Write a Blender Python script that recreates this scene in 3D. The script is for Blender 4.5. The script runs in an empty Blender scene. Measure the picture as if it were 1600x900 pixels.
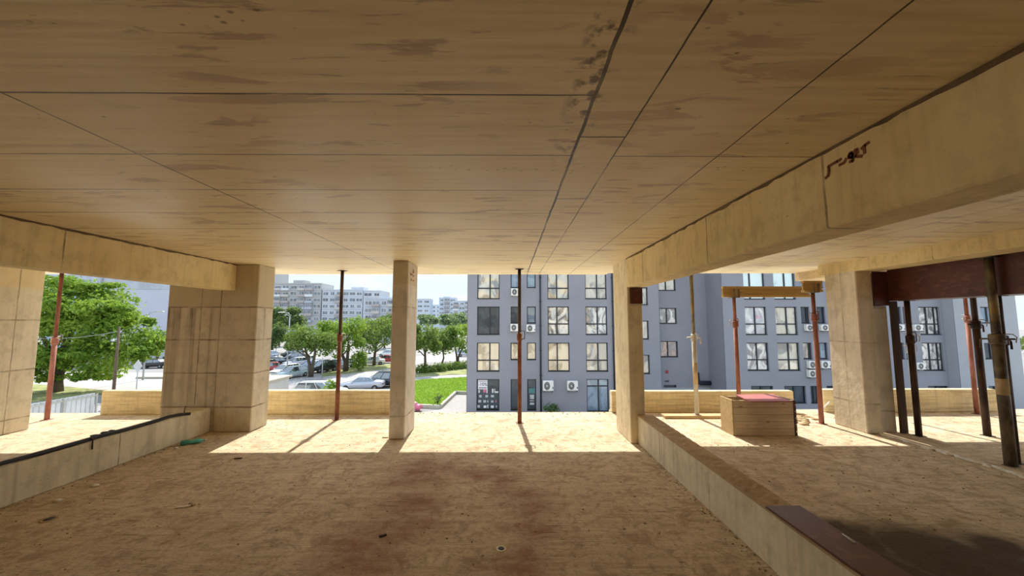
import bpy, bmesh, math, random
from mathutils import Vector, Matrix
random.seed(7)
C = bpy.context.scene
COL = C.collection
PI = math.pi

# ------------------------------------------------------------------ camera, sky, sun, exposure
F_PX, EYE = 600.0, 1.75
TH, YAW = math.atan(53/600.0), math.atan(5/600.0)
cam = bpy.data.cameras.new('camera'); cam.sensor_width = 36; cam.lens = 13.5; cam.clip_end = 2000
camo = bpy.data.objects.new('camera', cam); COL.objects.link(camo)
camo.location = (0, 0, EYE); camo.rotation_euler = (PI/2+TH, 0, -YAW)
C.camera = camo
C.view_settings.view_transform = 'Standard'; C.view_settings.look = 'None'
C.view_settings.gamma = 1; C.view_settings.use_curve_mapping = False
C.view_settings.exposure = 0.76
C.cycles.max_bounces = 10; C.cycles.diffuse_bounces = 7; C.cycles.glossy_bounces = 4
C.cycles.sample_clamp_indirect = 6
SKY_STRENGTH, SUN_STRENGTH = 0.88, 4.15

w = bpy.data.worlds.new('sky'); C.world = w; w.use_nodes = True
nt = w.node_tree; nt.nodes.clear()
def wn(t, **k):
    n = nt.nodes.new(t)
    for a, b in k.items(): setattr(n, a, b)
    return n
tc = wn('ShaderNodeTexCoord'); sp = wn('ShaderNodeSeparateXYZ'); nt.links.new(tc.outputs['Generated'], sp.inputs[0])
gr = wn('ShaderNodeValToRGB'); nt.links.new(sp.outputs['Z'], gr.inputs[0])
e = gr.color_ramp.elements; e[0].position = 0.0; e[0].color = (.60, .68, .73, 1); e[1].position = .75; e[1].color = (.50, .70, 1.0, 1)
x = e.new(.10); x.color = (.60, .70, .77, 1); x = e.new(.26); x.color = (.86, .98, 1.08, 1)
mp = wn('ShaderNodeMapping'); mp.inputs['Scale'].default_value = (2.2, 2.2, 9); nt.links.new(tc.outputs['Generated'], mp.inputs[0])
no = wn('ShaderNodeTexNoise'); no.inputs['Scale'].default_value = 2.0; no.inputs['Detail'].default_value = 6; nt.links.new(mp.outputs[0], no.inputs[0])
cr = wn('ShaderNodeValToRGB'); nt.links.new(no.outputs[0], cr.inputs[0])
cr.color_ramp.elements[0].position = .46; cr.color_ramp.elements[1].position = .66
mx = wn('ShaderNodeMix', data_type='RGBA'); nt.links.new(cr.outputs[0], mx.inputs[0]); nt.links.new(gr.outputs[0], mx.inputs[6]); mx.inputs[7].default_value = (1, 1, 1, 1); mxf = wn('ShaderNodeMath', operation='MULTIPLY'); nt.links.new(cr.outputs[0], mxf.inputs[0]); mxf.inputs[1].default_value = .55; nt.links.new(mxf.outputs[0], mx.inputs[0]); mx.inputs[7].default_value = (.86, .87, .88, 1)
bg = wn('ShaderNodeBackground'); bg.inputs[1].default_value = SKY_STRENGTH; nt.links.new(mx.outputs[2], bg.inputs[0])
wo = wn('ShaderNodeOutputWorld'); nt.links.new(bg.outputs[0], wo.inputs[0])

sun = bpy.data.lights.new('sun', 'SUN'); sun.energy = SUN_STRENGTH; sun.color = (1.0, .94, .82); sun.angle = math.radians(.6)
suno = bpy.data.objects.new('sun', sun); COL.objects.link(suno)
SUN_DIR = Vector((.07, -1.0, -1.176)).normalized()      # the way its light travels
suno.rotation_euler = SUN_DIR.to_track_quat('-Z', 'Y').to_euler(); suno.location = (-2, 40, 60)

# ------------------------------------------------------------------ measuring helpers (a point of the photo on a real plane)
def ray(px, py):
    x = (px-800)/F_PX; z = (450-py)/F_PX
    Y = math.cos(TH)-z*math.sin(TH); Z = math.sin(TH)+z*math.cos(TH)
    return Vector((x*math.cos(YAW)+Y*math.sin(YAW), -x*math.sin(YAW)+Y*math.cos(YAW), Z))
def atz(px, py, z): r = ray(px, py); return r*((z-EYE)/r.z)+Vector((0, 0, EYE))
def aty(px, py, y): r = ray(px, py); return r*(y/r.y)+Vector((0, 0, EYE))
def atx(px, py, x): r = ray(px, py); return r*(x/r.x)+Vector((0, 0, EYE))

# ------------------------------------------------------------------ node helpers
class NT:
    def __init__(s, name):
        s.m = bpy.data.materials.new(name); s.m.use_nodes = True; s.t = s.m.node_tree
        s.b = s.t.nodes['Principled BSDF']; s.out = s.t.nodes['Material Output']
        s.tc = s.t.nodes.new('ShaderNodeTexCoord')
    def co(s): return s.tc.outputs['Object']
    def L(s, a, b):
        if isinstance(a, (int, float)): b.default_value = a
        elif isinstance(a, (tuple, list)): b.default_value = tuple(a)+((1,) if len(a) == 3 and b.type == 'RGBA' else ())
        else: s.t.links.new(a, b)
    def map(s, scale=(1, 1, 1), loc=(0, 0, 0), rot=(0, 0, 0), v=None):
        n = s.t.nodes.new('ShaderNodeMapping'); s.L(v or s.co(), n.inputs[0])
        n.inputs['Scale'].default_value = scale; n.inputs['Location'].default_value = loc; n.inputs['Rotation'].default_value = rot
        return n.outputs[0]
    def noise(s, scale=1, detail=4, v=None, rough=.55, dist=0):
        n = s.t.nodes.new('ShaderNodeTexNoise'); s.L(v or s.co(), n.inputs['Vector'])
        n.inputs['Scale'].default_value = scale; n.inputs['Detail'].default_value = detail
        n.inputs['Roughness'].default_value = rough; n.inputs['Distortion'].default_value = dist
        return n.outputs[0]
    def vor(s, scale=1, v=None, feature='F1', out=0):
        n = s.t.nodes.new('ShaderNodeTexVoronoi'); n.feature = feature; s.L(v or s.co(), n.inputs['Vector']); n.inputs['Scale'].default_value = scale
        return n.outputs[out]
    def white(s, v):
        n = s.t.nodes.new('ShaderNodeTexWhiteNoise'); s.L(v, n.inputs[0]); return n.outputs[0]
    def ramp(s, f, *st):
        n = s.t.nodes.new('ShaderNodeValToRGB'); s.L(f, n.inputs[0]); el = n.color_ramp.elements
        while len(el) < len(st): el.new(.5)
        for q, (p, c) in zip(el, st):
            q.position = p; q.color = (c, c, c, 1) if isinstance(c, (int, float)) else (*c, 1)
        return n.outputs[0]
    def ma(s, op, a, b=0, c=0):
        n = s.t.nodes.new('ShaderNodeMath'); n.operation = op; s.L(a, n.inputs[0]); s.L(b, n.inputs[1]); s.L(c, n.inputs[2]); return n.outputs[0]
    def mix(s, f, a, b, mode='MIX'):
        n = s.t.nodes.new('ShaderNodeMix'); n.data_type = 'RGBA'; n.blend_type = mode
        s.L(f, n.inputs[0]); s.L(a, n.inputs[6]); s.L(b, n.inputs[7]); return n.outputs[2]
    def xyz(s, v=None):
        n = s.t.nodes.new('ShaderNodeSeparateXYZ'); s.L(v or s.co(), n.inputs[0]); return n.outputs
    def vec(s, a, b, c=0):
        n = s.t.nodes.new('ShaderNodeCombineXYZ'); s.L(a, n.inputs[0]); s.L(b, n.inputs[1]); s.L(c, n.inputs[2]); return n.outputs[0]
    def dist(s, p, v=None):
        n = s.t.nodes.new('ShaderNodeVectorMath'); n.operation = 'DISTANCE'; s.L(v or s.co(), n.inputs[0]); n.inputs[1].default_value = p; return n.outputs['Value']
    def bump(s, h, strength=.5, d=.02):
        n = s.t.nodes.new('ShaderNodeBump'); s.L(h, n.inputs['Height']); n.inputs['Strength'].default_value = strength; n.inputs['Distance'].default_value = d
        s.L(n.outputs[0], s.b.inputs['Normal']); return n.outputs[0]
    def set(s, col=None, rough=None, metal=None, spec=None):
        if col is not None: s.L(col, s.b.inputs['Base Color'])
        if rough is not None: s.L(rough, s.b.inputs['Roughness'])
        if metal is not None: s.L(metal, s.b.inputs['Metallic'])
        if spec is not None: s.b.inputs['Specular IOR Level'].default_value = spec
        return s.m
def lines(n, axis, xs, wdt):
    r = None
    for x in xs:
        c = n.ma('COMPARE', axis, x, wdt); r = c if r is None else n.ma('MAXIMUM', r, c)
    return r

# ------------------------------------------------------------------ materials
def m_plain(name, col, rough=.6, metal=0, var=.12, scale=6, bump=0, spec=.4):
    n = NT(name); f = n.noise(scale, 5)
    c = n.mix(n.ramp(f, (.3, 0), (.7, 1)), tuple(v*(1-var) for v in col), tuple(min(1, v*(1+var)) for v in col))
    n.set(c, rough, metal, spec)
    if bump: n.bump(n.noise(scale*6, 4), bump, .01)
    return n.m

def m_ceiling():
    n = NT('board_marked_concrete')
    wob = n.ma('MULTIPLY', n.ma('SUBTRACT', n.noise(3, 3), .5), .012)
    X, Y, Z = n.xyz(); Xw = n.ma('ADD', X, wob); Yw = n.ma('ADD', Y, wob)
    left = n.ma('LESS_THAN', X, .36)
    byr = n.ma('DIVIDE', n.ma('SUBTRACT', Yw, 1.535), .588); by = n.ma('FLOOR', byr)
    bxr = n.ma('DIVIDE', n.ma('ADD', X, 2.11), 2.47); bx = n.ma('FLOOR', bxr)
    tone_l = n.white(n.vec(by, bx))
    by2 = n.ma('FLOOR', n.ma('DIVIDE', n.ma('SUBTRACT', Yw, 2.13), 2.34)); bx2 = n.ma('FLOOR', n.ma('DIVIDE', X, .6))
    tone_r = n.white(n.vec(by2, bx2, 3))
    tone = n.ma('ADD', n.ma('MULTIPLY', tone_l, left), n.ma('MULTIPLY', tone_r, n.ma('SUBTRACT', 1, left)))
    grain = n.noise(1, 6, n.map((1.2, 26, 1))); big = n.noise(.9, 5)
    c = n.mix(n.ramp(grain, (.36, 0), (.64, 1)), (.70, .555, .285), (.93, .79, .49))
    c = n.mix(n.ramp(big, (.3, 0), (.7, 1)), c, (.87, .73, .46))
    c = n.mix(n.ma('MULTIPLY', tone, .45), c, (.70, .55, .32))
    stain = n.ma('MULTIPLY', n.ramp(n.noise(1, 5, n.map((1.8, 7.5, 1)), .6, .4), (.565, 0), (.60, 1)), n.ramp(n.noise(.75, 2), (.42, 0), (.55, 1)))
    c = n.mix(n.ma('MULTIPLY', stain, .75), c, (.50, .365, .22))
    sm1 = n.ramp(n.noise(1, 4, n.map((1.1, 1.5, 1), (4, 2, 0), rot=(0, 0, .5)), .7, .8), (.60, 0), (.70, 1))
    c = n.mix(n.ma('MULTIPLY', sm1, .45), c, (.62, .48, .31))
    spots = n.ramp(n.vor(5.5, n.map((.6, 1, 1))), (.03, 1), (.045, 0))
    c = n.mix(n.ma('MULTIPLY', n.ma('MULTIPLY', spots, n.ramp(n.noise(1.3), (.48, 0), (.54, 1))), .8), c, (.10, .07, .045))
    scp = n.ramp(n.noise(1, 6, n.map((2.2, 34, 1), (1, 7, 0), rot=(0, 0, .06)), .7), (.60, 0), (.66, 1)); scp = n.ma('MULTIPLY', scp, n.ramp(n.noise(1.1, 3, n.map((1, 1, 1), (8, 1, 0))), (.46, 0), (.58, 1)))
    c = n.mix(n.ma('MULTIPLY', scp, .7), c, (.38, .27, .16))
    drag = n.ramp(n.noise(1, 4, n.map((1.0, 9, 1), (2, 2, 0), rot=(0, 0, .95)), .6, .3), (.64, 0), (.70, 1)); drag = n.ma('MULTIPLY', drag, n.ramp(n.noise(.8, 2, n.map((1, 1, 1), (3, 9, 0))), (.5, 0), (.6, 1)))
    c = n.mix(n.ma('MULTIPLY', drag, .5), c, (.52, .40, .25))
    row = n.ma('MULTIPLY', n.ramp(n.vor(16, n.map((1, 1.6, 1))), (.12, 1), (.2, 0)), n.ma('MULTIPLY', n.ma('LESS_THAN', n.ma('ABSOLUTE', n.ma('SUBTRACT', n.ma('FRACT', n.ma('ADD', byr, .18)), .5)), .07), n.ramp(n.noise(.9, 2, n.map((1, 1, 1), (0, 5, 1))), (.5, 0), (.56, 1))))
    c = n.mix(n.ma('MULTIPLY', row, .7), c, (.22, .15, .09))
    # seams between the boards
    fy = n.ma('ABSOLUTE', n.ma('SUBTRACT', n.ma('FRACT', n.ma('ADD', byr, .5)), .5))
    sy = n.ma('MULTIPLY', n.ma('LESS_THAN', fy, .0085), left)
    fx = n.ma('ABSOLUTE', n.ma('SUBTRACT', n.ma('FRACT', n.ma('ADD', n.ma('DIVIDE', n.ma('ADD', Xw, 2.11), 2.47), .5)), .5))
    sx = n.ma('MULTIPLY', n.ma('LESS_THAN', fx, .0022), left)
    sr = lines(n, Xw, (.60, 1.2, 3.15, 4.35, 4.75), .004); sm = n.ma('COMPARE', n.ma('ADD', Xw, n.ma('MULTIPLY', wob, 1)), .362, .008)
    st = n.ma('MULTIPLY', lines(n, Yw, (.9, 1.9, 2.9, 3.9, 4.9, 5.9, 6.9), .006), n.ma('MULTIPLY', n.ma('GREATER_THAN', X, .36), n.ma('LESS_THAN', X, .6)))
    sq = n.ma('MULTIPLY', lines(n, Yw, (2.13, 4.47, 6.8), .004), n.ma('GREATER_THAN', X, .6))
    seam = n.ma('MAXIMUM', n.ma('MAXIMUM', n.ma('MAXIMUM', sy, sx), n.ma('MAXIMUM', sr, sm)), n.ma('MAXIMUM', st, sq))
    brk = n.ramp(n.noise(2.3, 3), (.3, .45), (.5, 1))
    c = n.mix(n.ma('MULTIPLY', seam, brk), c, (.06, .038, .02))
    res = n.ma('MULTIPLY', n.ramp(n.ma('ABSOLUTE', n.ma('SUBTRACT', X, .33)), (.03, 1), (.10, 0)), n.ramp(n.noise(14, 4), (.52, 0), (.62, 1)))
    res = n.ma('MULTIPLY', res, n.ramp(n.ma('DIVIDE', Y, 3.0), (.62, 1), (.8, 0)))
    c = n.mix(n.ma('MULTIPLY', res, .85), c, (.13, .07, .035))
    h = n.ma('SUBTRACT', n.ma('ADD', n.ma('MULTIPLY', grain, .25), n.ma('MULTIPLY', tone, .2)), seam)
    n.bump(h, .35, .012)
    n.set(c, n.ramp(n.noise(2, 4), (.3, .36), (.7, .52)), 0, .35)
    return n.m

def m_concrete(name, a, b, joints=(), vj=(), streak=0, board=0, dark=(.16, .12, .075), pour=None):
    n = NT(name); X, Y, Z = n.xyz()
    wob = n.ma('MULTIPLY', n.ma('SUBTRACT', n.noise(5, 3), .5), .018)
    Zw = n.ma('ADD', Z, wob)
    f = n.noise(1.6, 7, None, .6)
    c = n.mix(n.ramp(f, (.3, 0), (.7, 1)), a, b)
    ver = n.noise(1, 4, n.map((16, 16, .7)))
    c = n.mix(n.ma('MULTIPLY', n.ramp(ver, (.5, 0), (.75, 1)), .35), c, tuple(v*.6 for v in a))
    gm = n.noise(6, 7, n.map((1, 1, .8)), .7); c = n.mix(n.ma('MULTIPLY', n.ramp(gm, (.50, 0), (.62, 1)), .35), c, tuple(v*.62 for v in a)); lt = n.noise(2.6, 5, n.map((1, 1, 1), (5, 3, 2))); c = n.mix(n.ma('MULTIPLY', n.ramp(lt, (.55, 0), (.66, 1)), .35), c, tuple(min(.92, v*1.12) for v in b))
    h = n.noise(9, 6)
    if board:
        g = n.noise(1, 4, n.map((1.2, 1.2, 26))); c = n.mix(n.ma('MULTIPLY', n.ramp(g, (.45, 0), (.62, 1)), board), c, tuple(v*.55 for v in a))
        h = n.ma('ADD', h, g)
    if pour:
        k = n.ma('GREATER_THAN', Zw, pour[0]); c = n.mix(k, c, n.mix(.65, c, pour[1]))
    if streak:
        s1 = n.ramp(n.noise(1, 3, n.map((7, 7, .18))), (.56, 0), (.66, 1))
        s1 = n.ma('MULTIPLY', s1, n.ramp(n.ma('DIVIDE', Zw, 3), (.45, .5), (.62, 1), (.655, 1), (.665, 0)))
        c = n.mix(n.ma('MULTIPLY', s1, streak), c, dark)
    m = None
    if joints: m = lines(n, Zw, joints, .012)
    if vj:
        for ax, xs in vj:
            q = lines(n, n.ma('ADD', (X, Y)[ax], wob), xs, .008); m = q if m is None else n.ma('MAXIMUM', m, q)
    if m is not None:
        m = n.ma('MULTIPLY', m, n.ramp(n.noise(4, 3), (.36, .15), (.6, .75)))
        c = n.mix(m, c, dark); h = n.ma('SUBTRACT', h, m)
    pits = n.ramp(n.vor(13), (.05, 1), (.08, 0)); pits = n.ma('MULTIPLY', pits, n.ramp(n.noise(3), (.5, 0), (.56, 1)))
    c = n.mix(n.ma('MULTIPLY', pits, .6), c, dark)
    n.bump(n.ma('SUBTRACT', h, n.ma('MULTIPLY', pits, .6)), .45, .02)
    return n.set(c, .85, 0, .25)

def m_floor():
    n = NT('dusty_screed'); X, Y, Z = n.xyz()
    f = n.noise(.8, 8, None, .62); g = n.noise(1, 6, n.map((1.3, 14, 1), rot=(0, 0, .05)), .6); q = n.noise(12, 6, None, .7)
    c = n.mix(n.ramp(f, (.32, 0), (.68, 1)), (.67, .545, .375), (.83, .71, .53))
    c = n.mix(n.ma('MULTIPLY', n.ramp(g, (.45, 0), (.7, 1)), .6), c, (.55, .43, .285))
    c = n.mix(n.ma('MULTIPLY', n.ramp(q, (.5, 0), (.66, 1)), .7), c, (.38, .285, .185))
    q2 = n.noise(30, 5, n.map((1, 2.2, 1)), .75); c = n.mix(n.ma('MULTIPLY', n.ramp(q2, (.54, 0), (.66, 1)), .6), c, (.31, .225, .145)); c = n.mix(n.ma('MULTIPLY', n.ramp(q2, (.30, 1), (.42, 0)), .5), c, (.90, .78, .60))
    c = n.mix(n.ma('MULTIPLY', n.ramp(n.noise(2.7, 5), (.56, 0), (.66, 1)), .5), c, (.86, .73, .54))
    st_ = n.noise(1, 6, n.map((1.6, 26, 1), rot=(0, 0, .03)), .72, 1.6); c = n.mix(n.ma('MULTIPLY', n.ramp(st_, (.53, 0), (.64, 1)), .45), c, (.36, .26, .165)); bl = n.noise(4.5, 7, None, .75, .8); c = n.mix(n.ma('MULTIPLY', n.ramp(bl, (.50, 0), (.60, 1)), .6), c, (.36, .255, .155)); c = n.mix(n.ma('MULTIPLY', n.ramp(st_, (.34, 1), (.43, 0)), .35), c, (.88, .76, .58))
    pk = n.ma('MULTIPLY', n.ramp(n.vor(22, n.map((1, 1.5, 1))), (.10, 1), (.17, 0)), n.ramp(n.noise(2.2, 3), (.46, 0), (.56, 1))); c = n.mix(n.ma('MULTIPLY', pk, .7), c, (.20, .14, .085))
    # reddish spill dried into the screed
    wv = n.t.nodes.new('ShaderNodeVectorMath'); wv.operation = 'ADD'; n.L(n.co(), wv.inputs[0])
    nn = n.t.nodes.new('ShaderNodeTexNoise'); nn.inputs['Scale'].default_value = 1.8; n.L(n.co(), nn.inputs['Vector'])
    sc = n.t.nodes.new('ShaderNodeVectorMath'); sc.operation = 'MULTIPLY_ADD'; n.L(nn.outputs['Color'], sc.inputs[0]); sc.inputs[1].default_value = (.7, .7, 0); sc.inputs[2].default_value = (-.35, -.35, 0)
    n.L(sc.outputs[0], wv.inputs[1]); v = wv.outputs[0]
    red = None
    for (px, py, r) in ((648, 742, .55), (690, 738, .42), (740, 740, .35), (790, 752, .36), (822, 775, .34), (838, 800, .3), (845, 840, .3), (640, 790, .45), (620, 830, .5), (560, 870, .5), (800, 885, .35)):
        p = atz(px, py, 0); k = n.ramp(n.ma('DIVIDE', n.dist((p.x, p.y, 0), v), r), (.1, 1), (1, 0)); red = k if red is None else n.ma('MAXIMUM', red, k)
    c = n.mix(n.ma('MULTIPLY', n.ma('MULTIPLY', red, n.ramp(n.noise(3.5, 5, n.map((1, 2, 1)), .7), (.3, .4), (.6, 1))), .88), c, (.32, .15, .105))
    corner_shade = None  # gloom of the lower right corner, painted into the floor colour
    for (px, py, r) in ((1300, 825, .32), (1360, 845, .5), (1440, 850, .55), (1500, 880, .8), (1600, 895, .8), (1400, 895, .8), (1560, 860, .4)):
        p = atz(px, py, 0); k = n.ramp(n.ma('DIVIDE', n.dist((p.x, p.y, 0), v), r), (.3, 1), (1, 0)); corner_shade = k if corner_shade is None else n.ma('MAXIMUM', corner_shade, k)
    c = n.mix(n.ma('MULTIPLY', corner_shade, .92), c, (.06, .04, .018))
    scr = n.ramp(n.noise(1, 3, n.map((3, 40, 1), rot=(0, 0, .5)), .5), (.66, 0), (.68, 1)); scr2 = n.ramp(n.vor(3.1, n.map((1, 2.4, 1), rot=(0, 0, .7))), (.03, 1), (.06, 0))
    mk = n.ma('MULTIPLY', n.ma('MAXIMUM', scr, scr2), n.ramp(n.noise(1.7), (.5, 0), (.58, 1)))
    c = n.mix(n.ma('MULTIPLY', mk, .75), c, (.12, .08, .05))
    h = n.ma('ADD', n.ma('MULTIPLY', f, .5), n.ma('ADD', n.ma('MULTIPLY', q, .7), n.ma('SUBTRACT', n.ma('MULTIPLY', g, .5), mk)))
    n.bump(n.ma('ADD', h, n.ma('MULTIPLY', q2, .5)), .7, .035)
    return n.set(c, .9, 0, .2)

def m_wood(name, a, b, scale=(2, 24, 24), rough=.7):
    n = NT(name); g = n.noise(1, 5, n.map(scale), .6, .6); k = n.noise(2, 3)
    c = n.mix(n.ramp(g, (.3, 0), (.7, 1)), a, b); c = n.mix(n.ma('MULTIPLY', n.ramp(k, (.5, 0), (.7, 1)), .35), c, tuple(v*.6 for v in a))
    knots = n.ramp(n.vor(3.2, n.map((1, 3, 3))), (.06, 1), (.12, 0)); c = n.mix(n.ma('MULTIPLY', knots, .7), c, (.16, .085, .04))
    n.bump(g, .3, .006); return n.set(c, rough, 0, .3)

def m_steel(name, a, b, rough=.6, metal=.25, fac=(.42, .6), dirt=None):
    n = NT(name); f = n.noise(7, 6, n.map((1, 1, .35)), .65)
    c = n.mix(n.ramp(f, (fac[0], 0), (fac[1], 1)), a, b)
    if dirt:
        k = n.ramp(n.noise(3, 3, n.map((1, 1, .6))), (.5, 0), (.62, 1)); c = n.mix(k, c, dirt)
    n.bump(n.noise(60, 4), .25, .004); return n.set(c, rough, metal, .4)

def m_ply():
    n = NT('film_faced_plywood'); f = n.noise(3, 5); g = n.noise(1, 3, n.map((9, 9, 22), rot=(.5, .3, .6)), .5, .8)
    c = n.mix(n.ramp(f, (.3, 0), (.7, 1)), (.075, .022, .016), (.13, .042, .028))
    c = n.mix(n.ma('MULTIPLY', n.ramp(g, (.56, 0), (.62, 1)), .5), c, (.20, .075, .05))
    n.bump(g, .15, .004); return n.set(c, .42, 0, .4)

def m_glass(name, dark, light, th=.5, fold=0, refl=.5, tint=(1, 1, 1), scale=.8, bump=.25, pinks=None):
    """window pane: cloth behind the glass and painted reflections, and over it the wavy mirror of coated glass"""
    n = NT(name)
    v = n.map((1, 1, 1)); w_ = n.noise(scale, 3, n.map((1.3, 1, .8), rot=(0, .4, 0)), .45, 2.2)
    c = n.mix(n.ramp(w_, (th-.06, 0), (th+.04, 1)), dark, light)  # blotches stand for hanging cloth and for reflections painted into the colour
    if fold:
        fo = n.noise(1, 3, n.map((14, 1, .8)), .5, .5); c = n.mix(n.ma('MULTIPLY', n.ramp(fo, (.35, 1), (.65, 0)), fold), c, tuple(q*.5 for q in light))
    if pinks: c = n.mix(n.ramp(n.noise(.5, 2, n.map((1, 1, 1), (3, 0, 1))), (.62, 0), (.66, 1)), c, pinks)
    n.set(c, .35, 0, .5)
    g = n.t.nodes.new('ShaderNodeBsdfGlossy'); g.inputs['Roughness'].default_value = .03; g.inputs['Color'].default_value = (*tint, 1)
    bp = n.t.nodes.new('ShaderNodeBump'); bp.inputs['Strength'].default_value = bump; bp.inputs['Distance'].default_value = .25
    n.L(n.noise(.55, 1, n.map((1, 1, 1)), .3, .8), bp.inputs['Height']); n.L(bp.outputs[0], g.inputs['Normal'])
    ms = n.t.nodes.new('ShaderNodeMixShader'); ms.inputs[0].default_value = refl
    n.L(n.b.outputs[0], ms.inputs[1]); n.L(g.outputs[0], ms.inputs[2]); n.L(ms.outputs[0], n.out.inputs[0])
    return n.m

def m_leaf(name, a, b, c3=None, trans=.45):
    n = NT(name); oi = n.t.nodes.new('ShaderNodeNewGeometry')
    f = oi.outputs['Random Per Island']; c = n.mix(f, a, b)
    if c3: c = n.mix(n.ramp(n.noise(.35, 2), (.45, 0), (.62, 1)), c, c3)
    n.set(c, .55, 0, .3)
    t = n.t.nodes.new('ShaderNodeBsdfTranslucent'); n.L(n.mix(.5, c, (.45, .6, .08)), t.inputs[0])
    ms = n.t.nodes.new('ShaderNodeMixShader'); ms.inputs[0].default_value = trans
    n.L(n.b.outputs[0], ms.inputs[1]); n.L(t.outputs[0], ms.inputs[2]); n.L(ms.outputs[0], n.out.inputs[0])
    return n.m

def m_ground():
    n = NT('asphalt'); f = n.noise(.15, 6); q = n.noise(3, 5)
    c = n.mix(n.ramp(f, (.3, 0), (.7, 1)), (.27, .255, .25), (.36, .34, .33)); c = n.mix(n.ma('MULTIPLY', q, .3), c, (.22, .21, .2))
    return n.set(c, .9, 0, .2)

M = {}
M['ceil'] = m_ceiling()
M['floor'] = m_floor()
Y1, Y2 = (.76, .60, .29), (.88, .72, .40)
M['beam'] = m_concrete('smooth_beam_concrete', Y1, Y2, (), ((1, (2.07, -.4, 3.35, 5.0)),), dark=(.12, .085, .045))
M['beaml'] = m_concrete('smooth_left_beam_concrete', Y1, Y2, (), ((1, (3.87, 1.4)),), dark=(.12, .085, .045))
M['col'] = m_concrete('column_concrete', (.62, .57, .49), (.76, .705, .61), (.33, 1.98), (), .2, 0, (.22, .17, .11), (2.33, (.58, .48, .34)))
M['colw'] = m_concrete('stained_column_concrete', (.57, .495, .37), (.73, .645, .49), (.39, .925, 1.46, 1.99), ((0, (-4.72, -5.05)),), .8, 0, (.17, .12, .07), (1.99, (.54, .44, .29)))
M['colf'] = m_concrete('pale_column_concrete', (.70, .61, .45), (.84, .74, .56), (.22, .98, 1.78), ((1, (6.2,)),), .2, 0, (.3, .23, .14), (2.30, (.78, .62, .34)))
M['colk'] = m_concrete('kerb_column_concrete', (.72, .61, .41), (.86, .74, .52), (), ((1, (6.12,)),), .25, 0, (.3, .22, .13))
M['colr'] = m_concrete('thick_column_concrete', (.66, .58, .44), (.82, .73, .57), (.45, 1.42), ((1, (6.45,)),), .2, 0, (.36, .28, .18))
M['kerb'] = m_concrete('kerb_concrete', (.66, .59, .43), (.82, .74, .56), (), ((1, (1.2, 3.72, 4.9)),), .4, 0, (.20, .14, .08))
M['low'] = m_concrete('parapet_concrete', (.78, .64, .38), (.90, .76, .48), (), (), 0, .5, (.32, .22, .11))
M['render'] = m_plain('cream_render', (.62, .54, .40), .9, 0, .12, .8, .2)
M['kerbtop'] = m_concrete('rough_mortar', (.38, .275, .155), (.54, .40, .24), (), (), 0, 0, (.1, .07, .04))
M['ply'] = m_ply()
M['pinkply'] = m_plain('red_oxide_board', (.42, .12, .12), .6, 0, .25, 4, .1)
M['board'] = m_wood('weathered_board', (.56, .43, .26), (.76, .62, .42), (2, 24, 30))
M['pine'] = m_wood('pine_plank', (.50, .35, .17), (.66, .50, .29))
M['h20'] = m_wood('yellow_timber_beam', (.44, .29, .12), (.58, .40, .18))
M['plank'] = m_wood('dark_plank', (.06, .04, .03), (.12, .08, .055), (20, 20, 2))
M['rust'] = m_steel('rusty_red_steel', (.14, .045, .025), (.30, .11, .06), .7, .15)
M['rustpink'] = m_steel('faded_red_steel', (.27, .10, .075), (.42, .19, .15), .7, .1)
M['dsteel'] = m_steel('dark_worn_steel', (.035, .022, .017), (.10, .055, .035), .55, .4)
M['galv'] = m_steel('galvanised_steel', (.52, .48, .41), (.66, .62, .54), .5, .3, dirt=(.42, .35, .26))
M['galvd'] = m_steel('grimy_galvanised_steel', (.10, .085, .06), (.26, .22, .16), .5, .5, dirt=(.30, .22, .10))
M['zinc'] = m_plain('zinc', (.55, .54, .5), .4, .7, .1, 20)
M['black'] = m_plain('black_plastic', (.018, .018, .02), .5, 0, .2, 10)
M['facade'] = m_plain('grey_stucco', (.255, .26, .292), .95, 0, .05, .5, .12, .15)
M['facade2'] = m_plain('light_grey_stucco', (.33, .345, .37), .95, 0, .05, .5, .12, .15)
M['frame'] = m_plain('anthracite_frame', (.02, .024, .034), .45, 0, .1, 6)
M['white'] = m_plain('white_casing', (.72, .71, .68), .5, 0, .05, 3)
M['fan'] = m_plain('dark_grille', (.06, .065, .07), .5, 0, .1, 20)
M['reveal'] = m_plain('grey_reveal', (.26, .27, .30), .95, 0, .05, .5)
M['gl_mirror'] = m_glass('pane_with_painted_reflection', (.065, .07, .08), (.56, .51, .41), .51, .35, .24, (1, .97, .9), .38, .4)
M['gl_cream'] = m_glass('pane_with_cream_curtain', (.22, .21, .19), (.60, .55, .45), .46, .5, .18, (1, .96, .88), .45, .4)
M['gl_blue'] = m_glass('pane_with_painted_sky', (.13, .19, .26), (.24, .32, .40), .5, .3, .10, (.8, .92, 1), .5, .1)
M['gl_dark'] = m_glass('dark_pane', (.02, .028, .04), (.035, .05, .068), .5, .3, .03, (.7, .85, 1), .6, .1)
M['gl_crumpled'] = m_glass('pane_with_crumpled_reflection', (.10, .105, .115), (.78, .76, .72), .51, .55, .16, (1, .98, .94), .7, .6)
M['gl_pink'] = m_glass('pane_with_pink_blind', (.35, .37, .42), (.70, .68, .66), .5, .2, .2, (1, .97, .94), .6, .4, (.48, .18, .24))
M['gl_orange'] = m_glass('pane_with_orange_cloth', (.05, .05, .06), (.42, .20, .12), .52, .4, .25, (1, 1, 1), 1.2, .3)
M['gl_mint'] = m_glass('pane_with_mint_blind', (.40, .55, .55), (.60, .74, .72), .4, .1, .35, (.9, 1, 1), .5, .2)
M['glc'] = m_glass('car_glass', (.012, .016, .02), (.04, .06, .07), .5, 0, .25, (.8, .9, 1), 1, .05)
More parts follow.
